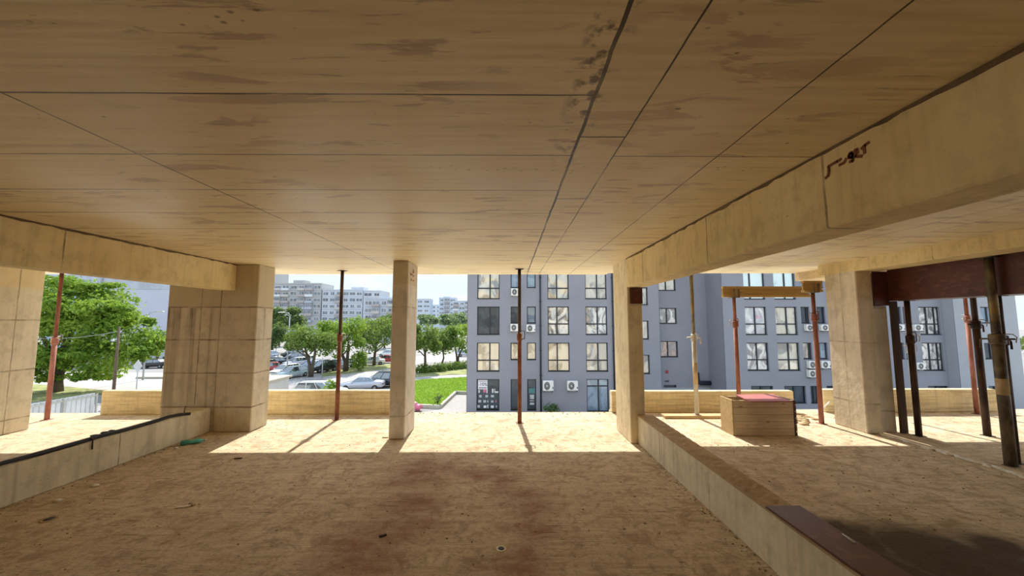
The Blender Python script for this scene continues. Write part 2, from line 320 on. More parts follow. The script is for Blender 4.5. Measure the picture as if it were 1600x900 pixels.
M['apwin'] = m_glass('distant_pane', (.05, .06, .08), (.17, .20, .23), .5, 0, .08, (.9, .95, 1), .25, .05)
M['tyre'] = m_plain('tyre_rubber', (.015, .015, .016), .8)
M['alloy'] = m_plain('wheel_alloy', (.45, .46, .48), .35, .7)
M['lampred'] = m_plain('red_lens', (.35, .02, .02), .25)
M['lampclear'] = m_plain('clear_lens', (.75, .78, .8), .15)
M['bark'] = m_plain('tree_bark', (.10, .075, .05), .9, 0, .3, 8, .5)
M['leafb'] = m_leaf('bright_leaves', (.065, .15, .015), (.21, .35, .035), (.27, .40, .05), .38)
M['leafm'] = m_leaf('mid_leaves', (.06, .13, .02), (.15, .25, .05), (.17, .24, .06), .3)
M['leafd'] = m_leaf('dark_leaves', (.04, .09, .03), (.10, .17, .06), None, .3)
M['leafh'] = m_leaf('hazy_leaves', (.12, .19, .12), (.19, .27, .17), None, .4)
M['grass'] = m_leaf('lawn_blades', (.16, .30, .02), (.30, .46, .05), None, .4)
M['lawn'] = m_plain('lawn_turf', (.17, .29, .03), .95, 0, .35, 1.2, .4)
M['dryturf'] = m_plain('dry_turf', (.26, .27, .10), .95, 0, .4, .7, .4)
M['asph'] = m_ground()
M['road'] = m_plain('pale_asphalt', (.42, .39, .38), .9, 0, .12, .3)
M['yard'] = m_plain('pale_bounce_yard', (.70, .66, .58), .95, 0, .08, .4)
M['dkroad'] = m_plain('dark_asphalt', (.16, .16, .16), .9, 0, .2, .6)
M['kerbst'] = m_plain('kerb_stone', (.48, .47, .38), .9, 0, .15, 2)
M['paver'] = m_plain('grey_paving', (.36, .34, .33), .9, 0, .1, 3, .2)
M['sheet'] = m_plain('zinc_sheet', (.50, .52, .54), .45, .35, .15, .8)
M['pale'] = m_plain('pale_panel', (.55, .57, .64), .9, 0, .05, .15)
M['paleb'] = m_plain('weathered_band', (.48, .51, .55), .9, 0, .15, .5)
M['bluepan'] = m_plain('blue_grey_panel', (.36, .50, .62), .9, 0, .05, .15)
M['hut'] = m_plain('cream_plaster', (.62, .60, .55), .9, 0, .06, .8)
M['hutroof'] = m_plain('felt_roof', (.55, .49, .38), .95, 0, .15, 1.2)
M['lampgrey'] = m_plain('painted_pole', (.42, .44, .45), .5, .3)
M['wpole'] = m_plain('wood_pole', (.13, .09, .06), .9, 0, .2, 5)
M['teal'] = m_plain('teal_plastic', (.10, .46, .40), .15, 0, .5, 14)
M['stone'] = m_plain('white_stone', (.85, .81, .74), .9, 0, .2, 20, .4)
M['dirt'] = m_plain('brown_dirt', (.40, .29, .17), .95, 0, .35, 10, .6)
M['sand'] = m_plain('building_sand', (.55, .41, .24), .95, 0, .2, 8, .6)
M['redpaint'] = m_plain('red_brown_paint', (.27, .10, .055), .9, 0, .35, 14)
M['joint_brown'] = m_plain('brown_joint_strip', (.17, .115, .06), .95, 0, .4, 9, .4)
M['pink'] = m_plain('pink_plastic', (.62, .16, .26), .5, 0, .3, 6)
M['paper'] = m_plain('white_poster_paper', (.72, .70, .74), .8, 0, .03, 3)
M['ink'] = m_plain('dark_ink', (.05, .045, .06), .8)
M['greenp'] = m_plain('green_sign', (.08, .20, .20), .7)
M['goods'] = m_plain('pale_goods', (.42, .44, .45), .7, 0, .3, 4)
M['hill'] = m_plain('hazy_hill', (.36, .47, .55), 1, 0, .08, .02)

# ------------------------------------------------------------------ mesh helpers
class MB:
    def __init__(s): s.bm = bmesh.new()
    def verts(s, co): return [s.bm.verts.new(c) for c in co]
    def face(s, vs, mi=0):
        try: f = s.bm.faces.new(vs); f.material_index = mi; return f
        except ValueError: return None
    def quad(s, *co, mi=0): s.face(s.verts(co), mi); return s
    def box(s, x0, x1, y0, y1, z0, z1, bev=0, mi=0, rot=0, T=None):
        v = s.verts([(x, y, z) for x in (x0, x1) for y in (y0, y1) for z in (z0, z1)])
        fs = [s.face([v[i] for i in q], mi) for q in ((0, 1, 3, 2), (4, 6, 7, 5), (0, 4, 5, 1), (2, 3, 7, 6), (0, 2, 6, 4), (1, 5, 7, 3))]
        if rot or T:
            c = Vector(((x0+x1)/2, (y0+y1)/2, (z0+z1)/2))
            mt = T if T else Matrix.Translation(c) @ Matrix.Rotation(rot, 4, 'Z') @ Matrix.Translation(-c)
            for q in v: q.co = mt @ q.co
        if bev:
            es = list({e for f in fs for e in f.edges}); bmesh.ops.bevel(s.bm, geom=es, offset=bev, segments=1, affect='EDGES', profile=.5)
        return s
    def ring(s, c, ax, r, seg, ry=None):
        ax = Vector(ax).normalized(); u = ax.orthogonal().normalized(); v = ax.cross(u)
        return [s.bm.verts.new(Vector(c)+u*r*math.cos(2*PI*i/seg)+v*(ry or r)*math.sin(2*PI*i/seg)) for i in range(seg)]
    def tube(s, pts, rs, seg=10, cap=True, mi=0):
        pts = [Vector(p) for p in pts]; rs = rs if isinstance(rs, (list, tuple)) else [rs]*len(pts)
        prev = None; u = None; n = len(pts)
        for i, p in enumerate(pts):
            d = (pts[min(i+1, n-1)]-pts[max(i-1, 0)])
            d = d.normalized() if d.length > 1e-9 else Vector((0, 0, 1))
            if u is None: u = d.orthogonal().normalized()
            u = (u-d*u.dot(d)); u = u.normalized() if u.length > 1e-6 else d.orthogonal().normalized()
            v = d.cross(u)
            r = [s.bm.verts.new(p+(u*math.cos(2*PI*k/seg)+v*math.sin(2*PI*k/seg))*rs[i]) for k in range(seg)]
            if prev:
                for k in range(seg): s.face([prev[k], prev[(k+1) % seg], r[(k+1) % seg], r[k]], mi)
            elif cap: s.face(r[::-1], mi)
            prev = r
        if cap: s.face(prev, mi)
        return s
    def loft(s, rings, mi=0, cap=True, closed=True):
        R = [s.verts(r) for r in rings]; k = len(R[0])
        for a, b in zip(R, R[1:]):
            for i in range(k if closed else k-1): s.face([a[i], a[(i+1) % k], b[(i+1) % k], b[i]], mi)
        if cap: s.face(R[0][::-1], mi); s.face(R[-1], mi)
        return s
    def prism(s, pts, z0, z1, mi=0):
        a = s.verts([(p[0], p[1], z0) for p in pts]); b = s.verts([(p[0], p[1], z1) for p in pts]); n = len(pts)
        for i in range(n): s.face([a[i], a[(i+1) % n], b[(i+1) % n], b[i]], mi)
        s.face(a[::-1], mi); s.face(b, mi); return s
    def lump(s, c, r, sq=(1, 1, 1), jit=.25, sub=2, mi=0):
        g = bmesh.ops.create_icosphere(s.bm, subdivisions=sub, radius=r)
        for v in g['verts']:
            k = 1+random.uniform(-jit, jit); v.co = Vector((v.co.x*sq[0]*k, v.co.y*sq[1]*k, v.co.z*sq[2]*k))+Vector(c)
        return s
    def build(s, name, mats, parent=None, smooth=False, local=False):
        bmesh.ops.recalc_face_normals(s.bm, faces=s.bm.faces)
        me = bpy.data.meshes.new(name); s.bm.to_mesh(me); s.bm.free()
        for m in (mats if isinstance(mats, (list, tuple)) else [mats]): me.materials.append(m)
        if smooth:
            for p in me.polygons: p.use_smooth = True
        o = bpy.data.objects.new(name, me); COL.objects.link(o)
        if parent is not None: attach(o, parent, local)
        return o
def attach(o, parent, local=False):
    o.parent = parent
    if not local:
        r = parent; chain = []
        mw = Matrix.Identity(4)
        while r is not None: chain.append(r); r = r.parent
        for q in reversed(chain): mw = mw @ q.matrix_parent_inverse @ Matrix.LocRotScale(q.location, q.rotation_euler, q.scale)
        o.matrix_parent_inverse = mw.inverted()
def tag(o, label=None, cat=None, group=None, kind=None):
    if label: o['label'] = label
    if cat: o['category'] = cat
    if group: o['group'] = group
    if kind: o['kind'] = kind
    return o
def empty(name, loc, rz=0, **k):
    o = bpy.data.objects.new(name, None); COL.objects.link(o); o.location = loc; o.rotation_euler = (0, 0, rz); o.empty_display_size = .2
    return tag(o, **k)
def copy_tree(o, parent=None):
    c = o.copy(); COL.objects.link(c); c.parent = parent
    for ch in list(o.children): copy_tree(ch, c)
    return c
def S(name, mb, mat, label=None, smooth=False):
    o = mb.build(name, mat, None, smooth); o['kind'] = 'structure'
    if label: o['label'] = label
    return o

# ------------------------------------------------------------------ the bare storey: slabs, beams, columns, kerbs, parapets
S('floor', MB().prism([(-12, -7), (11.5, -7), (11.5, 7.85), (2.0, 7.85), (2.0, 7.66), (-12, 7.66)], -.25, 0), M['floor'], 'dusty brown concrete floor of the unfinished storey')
S('ceiling', MB().box(-12, 1.95, -7, 7.66, 2.70, 2.96), M['ceil'], 'board-marked concrete ceiling over the middle bay')
S('ceiling', MB().box(1.95, 6.0, -7, 7.92, 2.76, 2.96), M['ceil'], 'concrete ceiling of the right-hand bay')
S('ceiling', MB().box(6.0, 11.5, -7, 7.95, 2.60, 2.96), M['pine'], 'shuttering soffit of the far right bay')
S('wall_front_above', MB().box(-12, 11.5, 7.25, 7.6, 2.96, 6.2), M['render'])
S('wall_front_below', MB().box(-12, 11.5, 7.2, 7.45, -5.6, -.25), M['render'])

S('wall_back_blocker', MB().box(-12, 11.5, -5.25, -5, 0, 2.76), M['beam'])  # unseen, added to cut the ambient light coming from behind
S('beam', MB().box(-4.76, -4.50, -7, 6.34, 2.265, 2.71, .008), M['beaml'], 'yellowish concrete downstand beam over the left kerb')
rb = S('beam', MB().box(1.76, 2.03, -7, 5.70, 2.265, 2.77, .01), M['beam'], 'long concrete downstand beam with red lettering on it')
S('beam', MB().box(5.63, 6.06, -7, 6.9, 2.575, 2.80, .01), M['beam'], 'shallow concrete beam running into the right column')
def gap_strip(parent, x, y0, y1, z, sgn):  # dark ragged strip where beam meets ceiling
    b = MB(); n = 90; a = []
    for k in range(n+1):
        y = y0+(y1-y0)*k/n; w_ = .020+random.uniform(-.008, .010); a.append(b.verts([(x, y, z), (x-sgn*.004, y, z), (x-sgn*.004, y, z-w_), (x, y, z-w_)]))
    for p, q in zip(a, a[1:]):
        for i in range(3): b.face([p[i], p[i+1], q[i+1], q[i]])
    return b.build('joint_strip', M['joint_brown'], parent)
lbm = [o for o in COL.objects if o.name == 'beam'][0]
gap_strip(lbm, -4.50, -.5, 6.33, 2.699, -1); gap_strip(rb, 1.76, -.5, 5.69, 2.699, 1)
# painted mark on the right beam, brush strokes as the photo shows them
def strokes(parent, name, lst, plane, wd, mat, nrm):
    b = MB()
    for st in lst:
        P = [plane(*q) for q in st]
        for a, c in zip(P, P[1:]):
            d = (c-a).normalized(); sd = d.cross(Vector(nrm)).normalized()*wd; o = Vector(nrm)*.002; a2 = a-d*wd*.5; c2 = c+d*wd*.5
            q = [a2-sd+o, a2+sd+o, c2+sd+o, c2-sd+o]; t = [p+Vector(nrm)*.0015 for p in q]
            A, B = b.verts(q), b.verts(t); b.face(B)
            for i in range(4): b.face([A[i], A[(i+1) % 4], B[(i+1) % 4], B[i]])
    return b.build(name, mat, parent)
G = lambda x, y: (1260+x/9, 200+y/9)
strokes(rb, 'lettering', [[G(275, 705), G(312, 670), G(320, 600), G(315, 540), G(400, 490), G(440, 470), G(490, 440)], [G(470, 522), G(535, 490), G(565, 430)],
    [G(600, 400), G(612, 362), G(640, 345), G(658, 385), G(640, 420), G(608, 420), G(600, 395)], [G(655, 350), G(660, 420), G(655, 465), G(615, 475)],
    [G(690, 310), G(700, 400), G(780, 398)], [G(690, 312), G(715, 302), G(722, 350)], [G(780, 290), G(830, 240), G(880, 205)], [G(815, 285), G(825, 355)]],
    lambda x, y: atx(x, y, 1.76), .0075, M['redpaint'], (-1, 0, 0))

mc = S('column', MB().box(-1.80, -1.56, 5.93, 6.54, 0, 2.70, .012), M['col'], 'slender free-standing concrete column near the slab edge')
G2 = lambda x, y: (600+x/12.86, 400+y/12.86)
strokes(mc, 'lettering', [[G2(522, 335), G2(530, 385), G2(552, 350), G2(556, 385)], [G2(575, 270), G2(600, 300), G2(578, 325), G2(602, 335)], [G2(562, 370), G2(580, 405), G2(600, 400)],
    [G2(535, 490), G2(545, 455), G2(556, 490)], [G2(578, 500), G2(602, 490)]], lambda x, y: atx(x, y, -1.56), .008, M['redpaint'], (1, 0, 0))
S('column', MB().box(-5.60, -4.73, 6.355, 6.77, 0, 2.70, .01).box(-4.73, -4.125, 6.34, 6.77, 0, 2.70, .012), M['colw'], 'broad stained concrete column with drip marks at the end of the left kerb')
S('column', MB().box(-8.5, -7.85, 5.5, 6.53, 0, 2.70, .012), M['colf'], 'pale concrete column at the left edge beside the leaning red prop')
S('column', MB().box(1.765, 1.985, 5.70, 6.45, 0, 2.77, .01), M['colk'], 'concrete column at the end of the right kerb with a dark board at its head')
S('column', MB().box(5.635, 5.90, 6.16, 6.77, 0, 2.60, .012), M['colr'], 'thick concrete column between the crate and the dark shuttering')
S('column', MB().box(5.955, 6.19, 6.24, 6.62, 0, 2.01, .01), M['col'], 'narrow concrete column behind the thick right column')
S('kerb', MB().box(-5.0, -4.77, -7, 6.34, 0, .385, .012), M['kerb'], 'low concrete kerb wall on the left')
def rough_top(x0, x1, y0, y1, z, n=60, amp=.012):
    b = MB(); k = 5
    g = [[b.bm.verts.new((x0+(x1-x0)*i/k+random.uniform(-.006, .006), y0+(y1-y0)*j/n, z+(random.uniform(-.2, 1)*amp if 0 < i < k else 0))) for i in range(k+1)] for j in range(n+1)]
    lo = [[b.bm.verts.new((x0+(x1-x0)*i/k, y0+(y1-y0)*j/n, z-.02)) for i in (0, k)] for j in range(n+1)]
    for j in range(n):
        for i in range(k): b.face([g[j][i], g[j][i+1], g[j+1][i+1], g[j+1][i]])
        b.face([g[j][0], g[j+1][0], lo[j+1][0], lo[j][0]]); b.face([g[j][k], lo[j][1], lo[j+1][1], g[j+1][k]])
    return b
kr = S('kerb', MB().box(1.87, 2.08, -7, 5.70, 0, .40, .006), M['kerb'], 'low concrete kerb wall on the right')
attach(rough_top(1.868, 2.085, -.5, 5.69, .408, 120).build('mortar_bed', M['kerbtop']), kr)
S('parapet', MB().box(-7.73, -2.05, 7.5, 7.655, 0, .445, .012), M['low'], 'low board-marked parapet along the slab edge on the left')
S('parapet', MB().box(2.0, 5.56, 7.6, 7.76, 0, .405, .012), M['low'], 'low board-marked parapet behind the wooden crate')
S('parapet', MB().box(6.15, 9.56, 7.6, 7.76, 0, .43, .012), M['low'], 'low board-marked parapet behind the steel props on the right')

# ------------------------------------------------------------------ ground outside
GZ = -5.6
S('ground', MB().box(-500, 500, -400, 700, GZ-.5, GZ), M['asph'], 'grey asphalt of the yard and car park')
def gp(px, py, z=GZ): v = atz(px, py, z); return (v.x, v.y)
S('yard', MB().box(-70, 70, 7.7, 29.5, GZ-.2, GZ+.01), M['yard'], 'unseen pale yard added below the slab to bounce light upward')  # unseen pale ground, added to bounce sunlight up to the ceiling
S('road', MB().prism([gp(-60, 612), gp(300, 608), gp(300, 583), gp(-60, 580)], GZ, GZ+.012), M['road'], 'pale street beyond the big tree')
S('road', MB().prism([gp(400, 600), gp(520, 602), gp(660, 567), gp(760, 560), gp(760, 549), gp(600, 560), gp(400, 588)], GZ, GZ+.010), M['road'], 'pale lane past the parked cars')
S('road', MB().prism([gp(600, 593), gp(800, 592), gp(800, 583), gp(600, 590)], GZ, GZ+.014), M['road'], 'pale footway beyond the lawn')

# ------------------------------------------------------------------ film-faced shuttering on the right
fb = empty('formwork_beam', (6.4, 5, 2.09), label='dark red film-faced plywood shuttering of a beam, held up by steel props', cat='formwork')
MB().box(6.22, 6.24, -3, 6.22, 2.09, 2.60).build('side_panel', M['ply'], fb)
MB().box(6.58, 6.60, -3, 6.22, 2.09, 2.60).build('side_panel', M['ply'], fb)
MB().box(6.24, 6.58, -3, 6.22, 2.09, 2.11).build('bottom_panel', M['ply'], fb)
t = MB()
for k in range(12): t.box(6.20, 6.22, -2.6+k*.75, -2.55+k*.75, 2.12, 2.58)
fp = empty('formwork_panel', (6.1, 6.4, 2.02), label='dark plywood shuttering box sitting on the narrow column behind the thick one', cat='formwork')
MB().box(5.97, 6.215, 6.215, 6.235, 2.015, 2.575).build('side_panel', M['ply'], fp)
MB().box(6.19, 6.21, 6.235, 6.62, 2.015, 2.575).build('side_panel', M['ply'], fp)
tag(MB().box(1.80, 1.985, 5.672, 5.694, 2.02, 2.255, .002).build('plywood_offcut', M['ply']), 'square dark red plywood board left on the column head under the long beam', 'board')
tag(MB().box(6.195, 6.30, 6.17, 6.212, 0, 2.085, .003).build('upright_plank', M['plank']), 'dark upright plank propped beside the narrow right column', 'plank')

# ------------------------------------------------------------------ steel props
def prop(x, y, z0, z1, ro, ri, zc, mo, mi_, label, kind='plate', band=None, handle='loop', rz=0.3):
    t = empty('steel_prop', (x, y, z0), rz, label=label, cat='steel prop', group='telescopic steel props holding the slab')
    h = z1-z0; cz = zc-z0
    b = MB().box(-.06, .06, -.06, .06, 0, .008, .001)
    b.build('base_plate', mo, t, local=True)
    MB().tube([(0, 0, .008), (0, 0, cz)], ro, 16).build('outer_tube', mo, t, True, True)
    MB().tube([(0, 0, cz), (0, 0, h-.008)], ri, 16).build('inner_tube', mi_, t, True, True)
    for k in range(int((h-cz)/.12)):
        z = cz+.12+k*.12
        if z < h-.06: MB().tube([(-ri*1.012, 0, z), (ri*1.012, 0, z)], .0065, 8).build('pin_hole', M['black'], t, local=True)
    c = MB().tube([(0, 0, cz-.11), (0, 0, cz-.10), (0, 0, cz+.01), (0, 0, cz+.02)], [ro*1.05, ro*1.28, ro*1.28, ro*1.05], 16)
    for k in range(6): c.tube([(0, 0, cz-.095+k*.018), (0, 0, cz-.087+k*.018)], ro*1.36, 16)
    col = c.build('collar', mo, t, True, True)
    if handle == 'loop':
        hh = MB().tube([(ro, 0, cz-.08), (ro+.05, 0, cz-.08), (ro+.056, 0, cz-.07), (ro+.056, 0, cz+.05), (ro+.046, 0, cz+.062), (ro*.7, 0, cz+.062)], .007, 8)
        o = hh.build('handle', mi_, t, True, True)
    else:
        hh = MB().tube([(-ro-.09, 0, cz-.04), (0, 0, cz-.04), (ro+.07, 0, cz-.045), (ro+.085, 0, cz-.06), (ro+.088, 0, cz-.16)], .011, 8)
        hh.build('handle', mi_ if handle == 'bar' else M['galv'], t, True, True)
    MB().tube([(0, ro+.05, cz+.035), (0, -ro-.06, cz+.035), (.03, -ro-.075, cz), (.02, -ro-.07, cz-.07)], .006, 8).build('locking_pin', M['galv'], t, True, True)
    if kind == 'plate': MB().box(-.07, .07, -.07, .07, h-.008, h, .001).build('head_plate', mi_, t, local=True)
    if band: 
        MB().tube([(0, 0, band[0]), (0, 0, band[1])], ro*1.015, 16).build('paint_band', band[2], t, True, True)
    return t
p = atz(73, 656, 0); prop(p.x, p.y, 0, 2.70, .036, .028, 1.45, M['rustpink'], M['rust'], 'red steel prop standing between the pale left column and the street tree', rz=.2)
p = atz(526, 656, 0); prop(p.x, p.y, 0, 2.70, .036, .029, 1.50, M['rust'], M['dsteel'], 'rusty steel prop in front of the parked cars, left of the slender column', rz=2.4)
p = atz(812, 661, 0); prop(p.x, p.y, 0, 2.70, .036, .029, 1.53, M['rust'], M['dsteel'], 'rusty steel prop standing alone in the middle before the grey building', rz=.15)
p = atz(1089, 648, .05); prop(p.x, p.y, .05, 2.76, .040, .033, 1.50, M['galv'], M['galvd'], 'pale galvanised steel prop standing on a plank by the parapet', handle='galv', rz=0, band=(.55, .95, M['sand']))
PE = (4.20, 7.12)
p = atz(1284, 662, 0); PF = (p.x, p.y)
def forkhead(t, h, mat): 
    f = MB().box(-.085, .085, -.06, .06, h-.01, h, .001)
    for sx in (-1, 1): f.box(sx*.085-.006, sx*.085+.006, -.06, -.03, h, h+.15).box(sx*.085-.006, sx*.085+.006, .03, .06, h, h+.15)
    f.build('fork_head', mat, t, local=True)
t = prop(PE[0], PE[1], 0, 2.205, .036, .029, 1.75, M['rustpink'], M['rustpink'], 'faded red steel prop behind the crate carrying the yellow timber beam', 'fork', rz=-PI/2); forkhead(t, 2.205, M['galvd'])
t = prop(PF[0], PF[1], 0, 2.275, .038, .030, 1.87, M['rustpink'], M['rust'], 'red steel prop under the short timber block beside the thick right column', 'fork', rz=-PI/2); forkhead(t, 2.275, M['galvd'])
p = atz(1436, 681, 0); prop(p.x, p.y, 0, 2.09, .042, .034, 1.52, M['dsteel'], M['dsteel'], 'dark steel prop with wire loops under the end of the dark shuttering', rz=0)
p = atz(1441, 664, 0); prop(p.x+.02, p.y+.12, 0, 2.60, .026, .021, 1.3, M['galv'], M['rust'], 'thin pale steel prop just behind the dark prop with wire loops', rz=1)
prop(8.93, 7.43, 0, 2.60, .036, .029, 1.85, M['rustpink'], M['rust'], 'faded red steel prop close to the parapet on the far right', handle='galv', rz=.2)
p = atz(1543, 681, 0); prop(p.x, p.y, 0, 2.60, .045, .036, 1.75, M['dsteel'], M['dsteel'], 'dark steel prop with a bar handle, left of the thick grimy prop', handle='bar', rz=.1)
p = atz(1583, 728, 0); prop(6.13, p.y, 0, 2.575, .057, .044, 1.58, M['galvd'], M['galvd'], 'thick grimy grey steel prop nearest the camera, in front of the shuttering', handle='bar', rz=1.9, band=(.85, 1.05, M['sand']))
prop(6.31, 4.90, 0, 2.09, .045, .037, 1.56, M['dsteel'], M['dsteel'], 'dark steel prop half hidden behind the thick grimy prop, at the right edge', handle='bar', rz=.1)

# timber beams on the props
def ibeam(name, L, mat, loc, rz, label, cat='timber beam'):
    t = empty(name, loc, rz, label=label, cat=cat)
    MB().box(-L/2, L/2, -.04, .04, 0, .04, .002).build('bottom_flange', mat, t, local=True)
    MB().box(-L/2, L/2, -.04, .04, .16, .20, .002).build('top_flange', mat, t, local=True)
    MB().box(-L/2, L/2, -.014, .014, .04, .16).build('web', mat, t, local=True)
    return t
xl = aty(1128, 450, PE[1]).x
ibeam('timber_beam', 5.62-xl, M['h20'], ((5.62+xl)/2, PE[1], 2.21), 0, 'long yellow timber beam lying across two props below the right ceiling')
ibeam('timber_block', .34, M['h20'], (PF[0]-.01, PF[1], 2.278), 0, 'short timber beam offcut sitting on the prop beside the thick column')

# ------------------------------------------------------------------ crate, planks and what lies about
cr_ = empty('wooden_crate', (3.95, 6.25, 0), label='open-topped wooden shuttering crate on the floor of the right bay', cat='crate')
x0, x1, y0, y1 = 3.48, 4.45, 6.06, 6.40
fr = MB()
for k in range(5): fr.box(x0+.002, x1-.035, y0, y0+.022, .004+k*.107, .004+(k+1)*.107-.003, .002)
fr.build('front_panel', M['board'], cr_)
b = MB()
for k in range(5): b.box(x0+.02, x1-.02, y1-.022, y1, .004+k*.107, .004+(k+1)*.107-.003, .002)
b.build('back_panel', M['board'], cr_)
MB().box(x0-.02, x0, y0, y1, .0, .545, .003).build('end_panel', M['pine'], cr_)
e_ = MB().box(x1-.03, x1, y0-.012, y1, .0, .54, .003).build('end_panel', M['plank'], cr_)
bt = MB()
for k in range(5): bt.tube([(x1-.015, y0-.022, .07+k*.1), (x1-.015, y0-.012, .07+k*.1)], .012, 8)
bt.build('bolt_heads', M['zinc'], e_)
tag(MB().prism([tuple(atz(1172, 627, .56).xy), tuple(atz(1238, 627, .56).xy), tuple(atz(1206, 615.5, .56).xy), tuple(atz(1149, 616.5, .56).xy)], .547, .562).build('lid_board', M['pinkply']), 'faded red board lying skewed on top of the wooden crate', 'board')
a, b_ = atz(1037, 653, 0), atz(1132, 652, 0)
tag(MB().box(a.x, b_.x+.25, 7.12, 7.32, 0, .05, .004).build('floor_plank', M['pine']), 'pale plank lying on the floor under the galvanised prop', 'plank')
tag(MB().box(1.85, 2.10, .6, 2.86, .424, .440, .002, rot=.012).build('plywood_strip', M['ply']), 'strip of dark red plywood lying on the right kerb near the camera', 'board')
q0, q1 = atz(1316, 834, .443), atz(1336, 848, .443)
tag(MB().tube([tuple(q0), tuple(q1)], [.003, .008], 6).build('wood_splinter', M['stone'], None, True), 'small pale splinter lying on the dark plywood strip', 'splinter')
# black hose along the left kerb
hp = [(-4.80+random.uniform(-.012, .012), y, .41+.006*math.sin(y*7)) for y in [(-1+k*.3) for k in range(23)]]+[(-4.78, 5.75, .41), (-4.70, 5.85, .40)]
tag(MB().tube(hp, .022, 10).build('black_hose', M['black'], None, True), 'black hose lying along the top of the left kerb', 'hose')
def stub(px, py, top, x, lab):
    p = atx(px, py, x); tag(MB().tube([(p.x, p.y, .39), (p.x, p.y, .39+top*.6), (p.x+.004, p.y+.01, .39+top)], .006, 8).build('rebar_stub', M['dsteel'], None, True), lab, 'rebar')
stub(288, 645, .10, -4.86, 'short rebar stub sticking up from the far end of the left kerb')
p = atx(143, 690, -4.77)
tag(MB().tube([(-4.755, p.y, .30), (-4.757, p.y, .36), (-4.758, p.y, .405), (-4.80, p.y, .43)], .007, 8).build('rebar_hook', M['dsteel'], None, True), 'rusty rebar hook hanging over the face of the left kerb', 'rebar')
rg = MB(); p = atx(165, 677, -4.85)
for k in range(12): rg.lump((p.x+random.uniform(-.06, -.01)-.02, p.y+random.uniform(-.16, .16), .402+random.uniform(0, .014)), random.uniform(.014, .026), (1.2, 1.7, .6), .3, 1)
tag(rg.build('crumpled_rag', M['black'], None, True), 'crumpled dark rag on the left kerb beside the hose', 'rag')
# teal bottle
p = atz(300, 694, 0); bo = empty('plastic_bottle', (p.x, p.y, .035), .55, label='crumpled teal plastic bottle lying at the foot of the left kerb', cat='bottle')
MB().tube([(-.13, 0, 0), (-.125, 0, 0), (-.06, 0, .004), (-.02, 0, -.004), (.05, 0, .003), (.085, 0, 0), (.12, 0, 0), (.14, 0, 0)], [.02, .034, .033, .026, .034, .032, .015, .014], 14).build('body', M['teal'], bo, True, True)
MB().tube([(.14, 0, 0), (.165, 0, 0)], .017, 12).build('cap', M['white'], bo, True, True)
for (px, py, r, nm, m, lab) in ((148, 760, .03, 'stone', 'stone', 'small pale stone on the floor near the left kerb'), (90, 784, .03, 'stone', 'stone', 'small flat stone below the seam of the left kerb'),
        (275, 701, .022, 'stone', 'stone', 'pale pebble beside the teal bottle'), (250, 714, .016, 'stone', 'stone', 'tiny pale pebble at the foot of the left kerb'), (1164, 861, .014, 'stone', 'stone', 'white crumb at the foot of the right kerb'),
        (758, 778, .010, 'stone', 'stone', 'white fleck of plaster in the reddish stain')):
    p = atz(px, py, 0); tag(MB().lump((p.x, p.y, r*.35), r, (1.3, 1, .5), .2, 2).build(nm, M[m], None, True), lab, 'stone', 'loose stones on the floor')
for (px, py, l, a, m, nm, lab) in ((286, 793, .12, .35, 'stone', 'wood_chip', 'pale wood chip on the floor left of the reddish stain'), (300, 789, .09, -.5, 'dirt', 'wood_chip', 'brown wood chip lying behind the pale one'),
        (372, 717, .09, .1, 'plank', 'wood_chip', 'dark wood chip just inside the shaded floor'), (598, 838, .06, .6, 'plank', 'wood_chip', 'dark splinter low in the middle of the shaded floor'), (602, 684, .09, 0, 'board', 'wood_chip', 'wooden wedge beside the foot of the slender column')):
    p = atz(px, py, 0); tag(MB().box(p.x-l/2, p.x+l/2, p.y-.012, p.y+.012, 0, .014, .003, rot=a).build(nm, M[m]), lab, 'wood chip')
def disc(px, py, r, lab, ring):
    p = atz(px, py, 0); t = empty('floor_socket', (p.x, p.y, 0), label=lab, cat='floor socket')
    MB().loft([[(rr*math.cos(2*PI*k/20), rr*math.sin(2*PI*k/20), zz) for k in range(20)] for rr, zz in ((r*1.6, .001), (r*1.5, .006), (r, .006), (r*.95, .002))], 0, False).build('rim', M['stone'] if ring else M['dirt'], t, True, True)
    MB().tube([(0, 0, .001), (0, 0, .003)], r, 16).build('hole', M['black'], t, True, True)
disc(783, 858, .026, 'round hole with a pale rim low in the floor centre', True)
disc(76, 812, .038, 'dark round hole in the floor at the lower left', False)
# crumbs of mortar and swept dirt: nobody could count these
rub = MB()
def crumbs(n, fx, r0, r1):
    for _ in range(n):
        x, y = fx(); r = random.uniform(r0, r1); rub.lump((x, y, r*.3), r, (1.2, 1, .7), .35, 1)
crumbs(200, lambda: (1.86-abs(random.gauss(0, .05)), random.uniform(1.5, 5.7)), .003, .009)
crumbs(100, lambda: (-4.76+abs(random.gauss(0, .05)), random.uniform(2.5, 6.3)), .003, .010)
crumbs(70, lambda: (random.uniform(-2, 1.9), 7.64-abs(random.gauss(0, .09))), .004, .014)
crumbs(320, lambda: (random.uniform(-4.4, 1.8), random.uniform(2.0, 7.5)), .003, .009)
crumbs(140, lambda: (random.uniform(2.3, 5.7), random.uniform(3.2, 6.0)), .003, .010)
tag(rub.build('rubble', M['dirt'], None, True), 'crumbs of mortar and dirt strewn over the floor', 'rubble', kind='stuff')
sd = MB()
for _ in range(110):
    x, y = random.gauss(5.2, .28), random.gauss(7.15, .25)
    if 4.75 < x < 5.6 and 6.6 < y < 7.55 and math.hypot(x-PF[0], y-PF[1]) > .22: sd.lump((x, y, .005), random.uniform(.03, .07), (1.4, 1.2, .45), .25, 1)
tag(sd.build('sand', M['sand'], None, True), 'rough sand and rubble by the red prop beside the thick column', 'sand', kind='stuff')
rd = MB(); yy = 6.1
